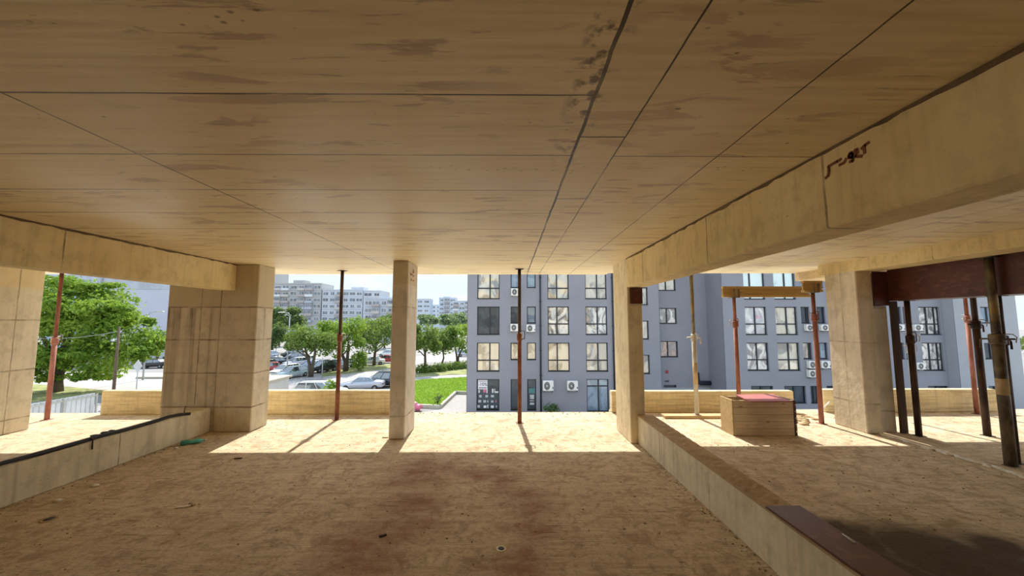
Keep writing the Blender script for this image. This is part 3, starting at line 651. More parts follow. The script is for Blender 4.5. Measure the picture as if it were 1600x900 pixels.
while yy > 4.2:
    x = 5.83+random.gauss(0, .02); rd.lump((x, yy, .008), random.uniform(.02, .04), (.9, 2.2, .5), .3, 1); yy -= .035
tag(rd.build('mortar_ridge', M['stone'], None, True), 'pale ragged ridge of mortar along the floor joint on the right', 'mortar', kind='stuff')
tag(MB().tube([tuple(atz(1278, 648, .012)), tuple(aty(1290, 634, 7.3)), tuple(aty(1297, 627, 7.55))], .012, 8).build('pale_stick', M['stone'], None, True), 'pale stick leaning beside the red prop at the thick column', 'stick')

# ------------------------------------------------------------------ the grey building opposite
FY = 31.7
gb = empty('grey_apartment_building', (9, FY, GZ), label='grey stucco apartment building with dark framed windows across the yard', cat='building')
def wall_holes(x0, x1, z0, z1, y, holes, dep=.22):
    """a front face at y with real openings and their reveals"""
    b = MB(); xs = sorted({x0, x1, *[h[0] for h in holes], *[h[1] for h in holes]}); zs = sorted({z0, z1, *[h[2] for h in holes], *[h[3] for h in holes]})
    V = {}
    def vt(x, z):
        if (x, z) not in V: V[(x, z)] = b.bm.verts.new((x, y, z))
        return V[(x, z)]
    for i in range(len(xs)-1):
        for j in range(len(zs)-1):
            cx, cz = (xs[i]+xs[i+1])/2, (zs[j]+zs[j+1])/2
            if not any(h[0] < cx < h[1] and h[2] < cz < h[3] for h in holes):
                b.face([vt(xs[i], zs[j]), vt(xs[i+1], zs[j]), vt(xs[i+1], zs[j+1]), vt(xs[i], zs[j+1])])
    for h in holes:
        a = [(h[0], h[2]), (h[1], h[2]), (h[1], h[3]), (h[0], h[3])]
        for k in range(4):
            p, q = a[k], a[(k+1) % 4]; b.quad((p[0], y, p[1]), (q[0], y, q[1]), (q[0], y+dep, q[1]), (p[0], y+dep, p[1]))
    return b
def window(parent, h, y, mat, mull=(.5,), trans=(.36,), fw=.07, name='window', dep=.14):
    x0, x1, z0, z1 = h; b = MB(); ya, yb = y+dep, y+dep+.07
    b.box(x0, x0+fw, ya, yb, z0, z1).box(x1-fw, x1, ya, yb, z0, z1).box(x0+fw, x1-fw, ya, yb, z0, z0+fw).box(x0+fw, x1-fw, ya, yb, z1-fw, z1)
    for m in mull: xm = x0+(x1-x0)*m; b.box(xm-.05, xm+.05, ya-.01, yb, z0+fw, z1-fw)
    for t in trans: zm = z0+(z1-z0)*t; b.box(x0+fw, x1-fw, ya, yb-.005, zm-.05, zm+.05)
    w_ = b.build(name, M['frame'], parent)
    MB().quad((x0+.02, yb-.02, z0+.02), (x1-.02, yb-.02, z0+.02), (x1-.02, yb-.02, z1-.02), (x0+.02, yb-.02, z1-.02)).build('pane', M[mat], w_)
    MB().box(x0-.02, x1+.02, y-.03, y+dep, z0-.025, z0).build('window_sill', M['frame'], w_)
    return w_
def R(x0, x1, yt, yb, Y=FY):
    """photo rectangle on the facade plane"""
    a, b = aty((x0+x1)/2, yt, Y), aty((x0+x1)/2, yb, Y)
    return (aty(x0, 500, Y).x, aty(x1, 500, Y).x, b.z, a.z)
LW = []   # (hole, mat, mull, trans)
def addw(L, x0, x1, yt, yb, mat, mull=(.5,), trans=(.38,), Y=FY): L.append((R(x0, x1, yt, yb, Y), mat, mull, trans))
for yt, yb, ms in ((423, 467, ('gl_mirror', 'gl_blue', 'gl_blue', 'gl_mirror', 'gl_cream')), (479, 523, ('gl_dark', 'gl_dark', 'gl_blue', 'gl_crumpled', 'gl_crumpled')), (535.4, 580.3, ('gl_mirror', 'gl_mirror', 'gl_cream', 'gl_mirror', 'gl_cream'))):
    ys = yb-18 if yb != 467 else 449.5
    addw(LW, 745.5, 780.5, yt, yb, ms[0], (.57,), (.38,) if ms[0] != 'gl_dark' else ())
    addw(LW, 798, 811.5, yt, ys, ms[1], (), ()); addw(LW, 823.3, 837.3, yt, ys, ms[2], (), ())
    addw(LW, 855.8, 889.3, yt, yb, ms[3], (.44,)); addw(LW, 915, 948.8, yt, yb, ms[4], (.56,))
addw(LW, 745.5, 780.5, 592.4, 641, 'gl_dark', (), ()); addw(LW, 798, 811.5, 592.4, 641, 'gl_dark', (), ()); addw(LW, 823.3, 837.3, 592.4, 641, 'gl_dark', (), ()); addw(LW, 915, 948.8, 592.4, 643.5, 'gl_blue', (.55,), (.78,))
xL, xR = aty(730, 500, FY).x, aty(964, 500, FY).x
wall_holes(xL, xR, GZ, 9.2, FY, [q[0] for q in LW]).box(xL+.01, xR-.01, FY+.3, FY+9, GZ, 9.2).box(xL, xL+.02, FY, FY+.3, GZ, 9.2).box(xR-.02, xR, FY, FY+.3, GZ, 9.2).build('wall', M['facade'], gb)
for h, mat, mu, tr in LW: window(gb, h, FY, mat, mu, tr)
# recess
Y_A, Y_B = 33.0, 34.3
WA = []; 
for yt, yb in ((449, 476.5), (501, 530), (554.5, 584)): addw(WA, 990, 1013.2, yt, yb, 'gl_mirror', (.5,), (), Y_A)
xA = aty(1030, 500, Y_A).x
wall_holes(xR-.05, xA, GZ, 9.2, Y_A, [q[0] for q in WA]).box(xR, xA, Y_A+.3, Y_A+4, GZ, 9.2).build('wall', M['facade'], gb)
for h, mat, mu, tr in WA: window(gb, h, Y_A, mat, mu, tr)
WB = []
for yt, yb, mt in ((430, 454, 'gl_mirror'), (481.3, 505.6, 'gl_crumpled'), (533, 557.8, 'gl_orange')): addw(WB, 1030.8, 1057.5, yt, yb, mt, (.45,), (), Y_B)
addw(WB, 1033.5, 1053, 601.5, 616, 'gl_dark', (), (), Y_B)
xC = aty(1129.5, 500, FY).x
wall_holes(xA-.1, xC, GZ, 9.2, Y_B, [q[0] for q in WB]).box(xA-.1, xC, Y_B+.3, Y_B+5, GZ, 9.2).build('wall', M['facade'], gb)
for h, mat, mu, tr in WB: window(gb, h, Y_B, mat, mu, tr)
# right block
WR = []
for yt, yb, ms in ((423, 467.5, ('gl_mint', 'gl_mint', 'gl_blue', 'gl_blue')), (479.4, 523, ('gl_pink', 'gl_cream', 'gl_dark', 'gl_dark')), (535.4, 579, ('gl_crumpled', 'gl_mirror', 'gl_mirror', 'gl_blue'))):
    ys = yb-18
    addw(WR, 1164.5, 1198, yt, yb, ms[0], (.34 if yt < 450 else .5,)); addw(WR, 1212, 1246, yt, yb, ms[1], (.55,))
    addw(WR, 1252, 1265.5, yt, ys, ms[2], (.8,), ()); addw(WR, 1277, 1290, yt, ys, ms[3], (.15,), ())
    addw(WR, 1396, 1409, yt, ys, 'gl_blue', (), ()); addw(WR, 1411.5, 1424, yt, ys, 'gl_dark', (), ()); addw(WR, 1436.5, 1469, yt, yb, 'gl_crumpled' if yt > 430 else 'gl_mirror', (.42, .8))
for x0, x1 in ((1168, 1202), (1219, 1252), (1259, 1272), (1284, 1298), (1440, 1472)): addw(WR, x0, x1, 603, 630, 'gl_dark', (.5,), ())
xD = aty(1484, 500, FY).x
wall_holes(xC, xD, GZ, 9.2, FY, [q[0] for q in WR]).box(xC+.01, xD, FY+.3, FY+9, GZ, 9.2).box(xC, xC+.02, FY, FY+2.7, GZ, 9.2).build('wall', M['facade'], gb)
for h, mat, mu, tr in WR: window(gb, h, FY, mat, mu, tr)
Y_E = 30.9; WE = []
for yt, yb in ((479.4, 505), (536, 561), (603, 630)): addw(WE, 1533.5, 1559, yt, yb, 'gl_blue' if yt < 500 else 'gl_dark', (.5,), (), Y_E)
xE0, xE1 = aty(1491, 500, Y_E).x, aty(1590, 500, Y_E).x
wall_holes(xE0, xE1, GZ, 9.2, Y_E, [q[0] for q in WE]).box(xE0+.01, xE1, Y_E+.3, Y_E+9, GZ, 9.2).box(xE0, xE0+.02, Y_E, FY+.1, GZ, 9.2).build('wall', M['facade2'], gb)
for h, mat, mu, tr in WE: window(gb, h, Y_E, mat, mu, tr)
# downpipes, duct, fittings
for px, Y in ((844.3, FY), (957.5, FY), (1081.5, Y_B), (1296.5, FY)):
    x = aty(px, 500, Y).x; d = MB().tube([(x, Y-.08, GZ), (x, Y-.08, 9.1)], .065, 10)
    for k in range(7): d.box(x-.09, x+.09, Y-.16, Y, GZ+1+k*2, GZ+1.06+k*2)
    d.build('downpipe', M['frame'], gb, True)
a, c = aty(1093, 598, Y_B), aty(1113, 598, Y_B)
MB().tube([(a.x-.3, Y_B-.2, a.z+.9), (a.x-.25, Y_B-.2, a.z+.15), (a.x, Y_B-.2, a.z), (c.x, Y_B-.2, c.z)], .19, 12).build('duct', M['frame'], gb, True)
a = aty(1042, 581, Y_B); MB().box(a.x-.12, a.x+.12, Y_B-.06, Y_B, a.z-.12, a.z+.12, .02).build('alarm_box', M['lampred'], gb)
a = aty(1042, 595.5, Y_B); MB().box(a.x-.18, a.x+.18, Y_B-.06, Y_B, a.z-.06, a.z+.06, .01).build('vent_cover', M['fan'], gb)
h = R(964, 1112, 605.5, 640, Y_B); MB().box(xA, h[1], Y_B-.04, Y_B, h[2], h[3]).build('plinth', M['facade2'], gb)
a = aty(961, 587, Y_A); MB().box(a.x-.2, a.x+.25, Y_A-.2, Y_A, a.z-.05, a.z+.05).build('wall_lamp', M['white'], gb)

# air conditioners: one built, the others copied
def make_ac():
    t = empty('air_conditioner', (0, 0, 0))
    MB().box(-.42, .42, -.32, 0, 0, .58, .03).build('casing', M['white'], t, local=True)
    MB().tube([(-.10, -.325, .29), (-.10, -.335, .29)], .235, 24).build('fan_grille', M['fan'], t, True, True)
    g = MB()
    for rr in (.08, .15, .22): g.tube([(-.10+rr*math.cos(2*PI*k/20), -.338, .29+rr*math.sin(2*PI*k/20)) for k in range(21)], .010, 6)
    g.build('fan_guard', M['zinc'], t, True, True)
    MB().tube([(-.10, -.335, .29), (-.10, -.350, .29)], .05, 12).build('fan_hub', M['white'], t, True, True)
    MB().box(.32, .39, -.335, -.318, .12, .24, .005).build('valve_cover', M['fan'], t, local=True)
    for sx in (-.33, .33): MB().box(sx-.02, sx+.02, -.36, 0, -.06, 0).build('bracket', M['frame'], t, local=True)
    return t
ac0 = make_ac(); first = True
for (px, yt, yb, lab) in ((805.5, 451, 462.5, 'beside the middle prop under the topmost visible small window'), (804.5, 506, 517.5, 'half hidden by the middle prop, under the dark small window'), (829.5, 507, 518.5, 'just right of the middle prop, under the second small window'),
        (856.5, 594, 610, 'at ground-floor height right of the first downpipe'), (894.5, 594.5, 609.5, 'at ground-floor height left of the glazed shop door'),
        (1265.5, 507, 517, 'left of the upper pair by the red prop on the right block'), (1289, 507, 517, 'right of the upper pair by the red prop on the right block'),
        (1269.5, 563.5, 575, 'upper left of the lower trio on the right block'), (1289.5, 563.5, 575, 'right of the lower trio on the right block'), (1269.5, 577.5, 589, 'lowest of the trio on the right block'),
        (1405, 507, 517, 'seen left of the dark looped prop'), (1434, 507, 517, 'seen right of the dark looped prop, upper one'), (1438, 566, 577, 'seen right of the dark looped prop, lower one')):
    a = ac0 if first else copy_tree(ac0); first = False
    z = aty(px, yb, FY).z; s = (aty(px, yt, FY).z-z)/.58; x = aty(px, (yt+yb)/2, FY-.2).x
    a.location = (x, FY-.005, z); a.scale = (1.03 if px in (856.5, 894.5) else .86, 1, s); tag(a, 'white air conditioner '+lab, 'air conditioner', 'air conditioners on the grey facade')
# shop window contents and poster
def on_facade(px, py, d=.02): v = aty(px, py, FY-d); return v
po = empty('discount_poster', on_facade(754, 601), label='white discount poster stuck in the top of the left shop window', cat='poster')
h = R(747.5, 762, 594, 608.5); MB().box(h[0], h[1], FY+.10, FY+.115, h[2], h[3]).build('sheet', M['paper'], po)
def text(s, x, z, y, size, mat, parent, name='lettering'):
    cu = bpy.data.curves.new(name, 'FONT'); cu.body = s; cu.size = size; cu.align_x = 'CENTER'; cu.align_y = 'CENTER'; cu.extrude = .004
    o = bpy.data.objects.new(name, cu); COL.objects.link(o); o.location = (x, y, z); o.rotation_euler = (PI/2, 0, 0); cu.materials.append(mat)
    me = bpy.data.meshes.new_from_object(o); bpy.data.objects.remove(o); o = bpy.data.objects.new(name, me); COL.objects.link(o); o.location = (x, y, z); o.rotation_euler = (PI/2, 0, 0); attach(o, parent); return o
text('-10%', (h[0]+h[1])/2, h[2]+(h[3]-h[2])*.52, FY+.094, .36, M['ink'], po)
MB().box(h[0]+.05, h[1]-.05, FY+.093, FY+.10, h[3]-.13, h[3]-.10).box(h[0]+.08, h[1]-.06, FY+.093, FY+.10, h[2]+.08, h[2]+.14).build('small_print', M['ink'], po)
sh = empty('shop_display', on_facade(763, 641), label='rows of small pale goods shown in the left shop window', cat='shop display')
SS = lambda x, y: (735+x/15, 585+y/15)
for (x0, y0, x1, y1, m) in ((310, 345, 375, 430, 'pink'), (385, 340, 408, 450, 'paper'), (190, 370, 235, 440, 'goods'), (510, 345, 550, 440, 'hut'), (570, 345, 585, 440, 'paper'), (585, 405, 660, 440, 'paper'),
        (215, 490, 275, 550, 'goods'), (360, 490, 420, 550, 'goods'), (485, 490, 560, 545, 'goods'), (195, 610, 265, 670, 'goods'), (310, 615, 375, 670, 'goods'), (400, 620, 430, 665, 'goods'), (490, 620, 550, 670, 'goods'), (595, 610, 615, 670, 'pink'),
        (175, 730, 235, 790, 'goods'), (320, 740, 385, 795, 'paper'), (405, 720, 428, 800, 'paper'), (485, 740, 555, 795, 'paper'), (600, 740, 630, 790, 'goods')):
    p0, p1 = SS(x0, y0), SS(x1, y1); q = R(p0[0], p1[0], p0[1], p1[1]); MB().box(q[0], q[1], FY+.12, FY+.19, q[2], q[3], .01).build('goods', M[m], sh)
sg = empty('shop_sign_panel', on_facade(830, 615), label='stack of green and pale notices in the narrow shop window right of the middle prop', cat='sign')
h = R(826, 835.5, 607, 615); MB().box(h[0], h[1], FY+.10, FY+.12, h[2], h[3]).build('notice', M['greenp'], sg)
for yt, yb in ((617, 624), (626, 627.5), (629.5, 633)): h = R(827.5, 834, yt, yb); MB().box(h[0], h[1], FY+.10, FY+.12, h[2], h[3]).build('notice', M['goods'], sg)
h = R(917.5, 932, 607, 615); MB().box(h[0], h[1], FY+.12, FY+.13, h[2], h[3]).build('notice', M['paper'], sg) if False else None

# ------------------------------------------------------------------ lawn and paving beside it
lp = [gp(640, 634), gp(653, 637), gp(688, 638.5), gp(712, 615.5), gp(729, 616), gp(729, 592), gp(660, 596), gp(642, 599)]
S('lawn', MB().prism(lp, GZ, GZ+.22), M['lawn'], 'bright green lawn beside the grey building')
def kerbline(pts, w_, h, name, lab):
    b = MB()
    for (a, c) in zip(pts, pts[1:]):
        a, c = Vector((*a, 0)), Vector((*c, 0)); d = (c-a).normalized(); s = Vector((-d.y, d.x, 0))*w_; a = a-d*w_*.5; c = c+d*w_*.5
        b.prism([tuple((a-s).xy), tuple((c-s).xy), tuple((c+s).xy), tuple((a+s).xy)], GZ, GZ+h)
    return S(name, b, M['kerbst'], lab)
kerbline(lp[:5], .14, .30, 'kerb', 'pale stone kerb around the lawn')
S('pavement', MB().prism([gp(628, 650), gp(688, 640), gp(712, 617.5), gp(760, 619), gp(760, 660)], GZ, GZ+.02), M['paver'], 'grey paved strip by the grey building')
S('lawn', MB().prism([gp(-60, 640), gp(150, 618), gp(175, 612), gp(110, 605), gp(40, 600), gp(-60, 600)], GZ, GZ+.05), M['dryturf'], 'dry grass verge under the big tree')
S('lawn', MB().prism([gp(640, 590), gp(660, 582), gp(740, 576), gp(790, 575), gp(790, 583), gp(700, 586)], GZ, GZ+.05), M['dryturf'], 'scrubby verge behind the lawn')
S('lawn', MB().prism([gp(505, 589), gp(640, 572), gp(640, 567), gp(560, 572), gp(500, 584)], GZ, GZ+.05), M['dryturf'], 'verge under the car park trees')
def blades(poly, n, hmin, hmax, z, mat, label):
    import bisect
    V, Fc = [], []
    xs = [p[0] for p in poly]; ys = [p[1] for p in poly]
    def inside(x, y):
        r = False; j = len(poly)-1
        for i in range(len(poly)):
            if (poly[i][1] > y) != (poly[j][1] > y) and x < (poly[j][0]-poly[i][0])*(y-poly[i][1])/(poly[j][1]-poly[i][1])+poly[i][0]: r = not r
            j = i
        return r
    k = 0
    while k < n:
        x, y = random.uniform(min(xs), max(xs)), random.uniform(min(ys), max(ys))
        if not inside(x, y): continue
        a = random.uniform(0, PI); h = random.uniform(hmin, hmax); w_ = random.uniform(.02, .05); i = len(V)
        dx, dy = math.cos(a)*w_, math.sin(a)*w_; lx, ly = random.gauss(0, .05), random.gauss(0, .05)
        V += [(x-dx, y-dy, z), (x+dx, y+dy, z), (x+dx*.6+lx*.5, y+dy*.6+ly*.5, z+h*.6), (x+lx, y+ly, z+h)]; Fc += [(i, i+1, i+2), (i, i+2, i+3)]; k += 1
    me = bpy.data.meshes.new('grass'); me.from_pydata(V, [], Fc); me.materials.append(mat)
    o = bpy.data.objects.new('grass', me); COL.objects.link(o); return tag(o, label, 'grass', kind='stuff')
blades(lp, 9000, .08, .2, GZ+.21, M['grass'], 'grass blades of the bright lawn beside the grey building')

# ------------------------------------------------------------------ trees and shrubs
def leaves(blobs, size, mat, name='foliage', parent=None, bias=.5):
    V, Fc = [], []
    for (cx, cy, cz, rx, ry, rz, n) in blobs:
        for _ in range(n):
            d = Vector((random.gauss(0, 1), random.gauss(0, 1), random.gauss(0, 1))).normalized(); r = random.random()**.30
            if d.z < -.3: r *= .92
            wob = 1+.16*math.sin(d.x*5+cx)*math.cos(d.z*6+cz)+.1*math.sin(d.y*9+d.z*7)
            p = Vector((cx+d.x*rx*r*wob, cy+d.y*ry*r*wob, cz+d.z*rz*r*wob))
            nrm = (d*bias+Vector((random.gauss(0, .5), random.gauss(0, .5), random.gauss(.35, .5)))).normalized()
            u = nrm.orthogonal().normalized(); a = random.uniform(0, 2*PI); u2 = u*math.cos(a)+nrm.cross(u)*math.sin(a); v2 = nrm.cross(u2); s = size*random.uniform(.6, 1.3); i = len(V)
            V += [p-u2*s*.9, p-v2*s*.42+nrm*s*.1, p+u2*s*.9-nrm*s*.2, p+v2*s*.42+nrm*s*.1]; Fc.append((i, i+1, i+2, i+3))
    me = bpy.data.meshes.new(name); me.from_pydata(V, [], Fc); me.materials.append(mat)
    o = bpy.data.objects.new(name, me); COL.objects.link(o)
    if parent is not None: attach(o, parent)
    return o
def tree(px, pyb, crown, Y, leaf, size, n, label, name='tree', lean=0, stems=1, r0=.22, z0=GZ, cat='tree', group=None, sub=13):
    """crown = photo extents (x0, x1, ytop, ybottom) at distance Y; pyb only says where the trunk stands"""
    bx = aty(px, 560, Y).x
    t = empty(name, (bx, Y, z0), label=label, cat=cat, group=group)
    a, b = aty(crown[0], crown[2], Y), aty(crown[1], crown[3], Y); cx, cz = (a.x+b.x)/2, (a.z+b.z)/2; rx, rz = (b.x-a.x)/2, (a.z-b.z)/2; ry = min(rx*.9, 4.5)
    bl = [(cx, Y, cz, rx*.72, ry*.72, rz*.72, n//4)]; rnd = random.Random(int(px*7+Y))
    for k in range(sub):
        an = 2*PI*k/sub*1.9+rnd.uniform(-.5, .5); el = rnd.uniform(-.8, .9); rr = rnd.uniform(.24, .44)
        bl.append((cx+math.cos(an)*math.cos(el)*rx*.74, Y+math.sin(an)*math.cos(el)*ry*.7, cz+math.sin(el)*rz*.72, rx*rr, ry*rr, rz*rr, int(n*.8/sub)))
    leaves(bl, size, leaf, 'foliage', t)
    tr = MB(); top = cz-rz*.1
    for s in range(stems):
        o = (s-(stems-1)/2)*.5; ex = cx+(s-(stems-1)/2)*rx*.5
        tr.tube([(bx+o*.3, Y, z0-.05), (bx+o*.6+lean*.3, Y, z0+(top-z0)*.3), ((bx+ex)/2+o*.5, Y+.1, z0+(top-z0)*.65), (ex, Y, top)], [r0*1.3, r0, r0*.75, r0*.3], 8)
    for k in range(5):
        an = k*1.3+px; s = z0+(top-z0)*(.5+.08*k); tr.tube([(bx+(cx-bx)*.6, Y, s), (cx+math.cos(an)*rx*.35, Y+math.sin(an)*ry*.35, s+rz*.35), (cx+math.cos(an)*rx*.7, Y+math.sin(an)*ry*.7, s+rz*.6)], [r0*.45, r0*.3, r0*.1], 6)
    tr.build('trunk', M['bark'], t, True)
    return t
# big tree on the left
YT = 41.5
bt_ = empty('big_tree', (aty(92, 560, YT).x, YT, GZ), label='big spreading bright green tree on the left beyond the red prop', cat='tree')
BL = []
for (px, py, rpx, rpy, n) in ((60, 470, 60, 40, 1500), (105, 478, 60, 48, 2200), (150, 500, 62, 55, 2600), (195, 520, 48, 50, 1900), (222, 532, 34, 42, 1300), (85, 540, 60, 48, 1900), (140, 560, 55, 40, 1800), (186, 560, 42, 28, 1200), (228, 545, 22, 16, 450), (130, 455, 42, 22, 900), (40, 520, 60, 60, 1500), (170, 470, 36, 20, 700), (210, 490, 26, 16, 450), (150, 580, 40, 16, 700), (55, 580, 50, 20, 700)):
    c = aty(px, py, YT); k = YT/600; BL.append((c.x, YT+random.uniform(-1.6, 1.6), c.z, rpx*k, min(rpx*k, 3.2), rpy*k, n))
rt = random.Random(3); CL = []
for (cx, cy, cz, rx, ry, rz, n) in BL:
    CL.append((cx, cy+.4, cz, rx*.8, ry*.8, rz*.8, int(n*.42)))
    for _ in range(5):
        d = Vector((rt.gauss(0, 1), rt.gauss(-.5, .8), rt.gauss(.25, .8))).normalized(); f = rt.uniform(.22, .38)
        CL.append((cx+d.x*rx*.8, cy+d.y*ry*.8, cz+d.z*rz*.8, rx*f*1.25, ry*f*1.1, rz*f*.75, int(n*.2)))
BL = CL
leaves(BL, .27, M['leafb'], 'foliage', bt_)
c = aty(92, 560, YT).x; tr = MB().tube([(c, YT, GZ-.05), (c+.05, YT, GZ+1.2), (c+.3, YT, GZ+3.2), (c+.8, YT, GZ+6.5)], [.62, .45, .4, .25], 12)
for dx, dy, dz in ((-3.5, .5, 5.5), (3, -.6, 5), (5.5, .6, 4.2), (-1.5, -1, 7), (2.5, 1.2, 7.5), (-5, 0, 3.8)): tr.tube([(c+.2, YT, GZ+2.2), (c+dx*.5, YT+dy*.6, GZ+2.2+(dz-2.2)*.6), (c+dx, YT+dy, GZ+dz)], [.32, .2, .06], 8)
tr.build('trunk', M['bark'], bt_, True)
tree(246, 575, (226, 262, 515, 556), 67, M['leafd'], .3, 1400, 'small dark tree behind the right side of the big tree, over the black car')
GT = 'trees around the car park'
tree(435, 560, (404, 478, 476, 520), 120, M['leafd'], .6, 2200, 'dark dense tree in front of the tall panel block, behind the lamp post', group=GT)
tree(425, 560, (396, 450, 500, 556), 92, M['leafd'], .42, 2200, 'dark green tree beside the stained column above the parked cars', group=GT)
tree(487, 585, (446, 522, 501, 562), 52.5, M['leafm'], .27, 2600, 'olive green tree between the lamp post and the rusty prop', stems=2, group=GT)
tree(541, 580, (494, 574, 488, 562), 58.5, M['leafb'], .27, 3600, 'bright green round tree right behind the rusty prop', group=GT, r0=.26, stems=2)
tree(585, 572, (552, 626, 492, 560), 66, M['leafm'], .28, 3000, 'mid green tree left of the slender column, over the silver car', group=GT, r0=.24)
tree(600, 560, (586, 640, 483, 530), 110, M['leafd'], .5, 1600, 'bluish dark tree far behind, at the left edge of the slender column', group=GT)
tree(663, 583, (634, 696, 498, 561), 57, M['leafm'], .28, 2600, 'mid green tree right of the slender column, beyond the lawn', lean=.5, group=GT, r0=.2)
tree(690, 577, (672, 716, 503, 560), 67, M['leafm'], .28, 1500, 'leaning thin tree in the middle of the row beyond the lawn', lean=1.2, group=GT, r0=.14)
tree(715, 572, (686, 750, 498, 561), 69, M['leafb'], .28, 2400, 'green tree beyond the lawn beside the corner of the grey building', group=GT, r0=.16, stems=2)
tree(668, 560, (650, 686, 489, 512), 130, M['leafh'], .6, 900, 'hazy tree far off, just right of the slender column', group=GT)
tree(704, 560, (682, 735, 486, 514), 140, M['leafh'], .6, 1300, 'hazy round tree far off, before the distant blocks', group=GT)
def shrub(px, py, w_, h_, mat, n, size, label, name='shrub', z=GZ, Y=None):
    p = atz(px, py, z) if Y is None else Vector((aty(px, py, Y).x, Y, z)); k = p.y/600; t = empty(name, (p.x, p.y, z), label=label, cat='shrub')
    leaves([(p.x, p.y, z+h_*k*.55, w_*k/2, w_*k/2.4, h_*k*.5, n), (p.x+w_*k*.15, p.y, z+h_*k*.7, w_*k/4, w_*k/4, h_*k*.32, n//3)], size, mat, 'foliage', t)
    b = MB()
    for q in range(4): an = q*1.6; b.tube([(p.x, p.y, z), (p.x+math.cos(an)*w_*k*.2, p.y+math.sin(an)*w_*k*.15, z+h_*k*.7)], [.03, .012], 6)
    b.build('stem', M['bark'], t, True); return t
shrub(560, 580, 28, 30, M['leafb'], 900, .2, 'light green bush at the foot of the bright tree, above the silver car')
shrub(516, 630, 24, 34, M['leafb'], 420, .14, 'pale leafy bush beside the white car behind the parapet')
shrub(862, 645, 24, 18, M['leafd'], 120, .16, 'thin bush growing against the grey facade by the first downpipe', Y=FY-.7)
shrub(684, 632, 14, 16, M['leafd'], 60, .12, 'small sapling standing in the bright lawn', z=GZ+.2)
hg = empty('hedge', (atz(690, 582, GZ).x, atz(690, 582, GZ).y, GZ), label='low scrubby hedge under the trees beyond the lawn', cat='hedge'); hb0 = []
for (px, py) in ((655, 583), (664, 583), (673, 582), (682, 581), (690, 581), (699, 579), (708, 578), (716, 577), (724, 576)):
    p = atz(px, py, GZ); k = p.y/600; hb0.append((p.x, p.y, GZ+5*k, 9*k, 6*k, random.uniform(5, 9)*k, 260))
leaves(hb0, .2, M['leafm'], 'foliage', hg)

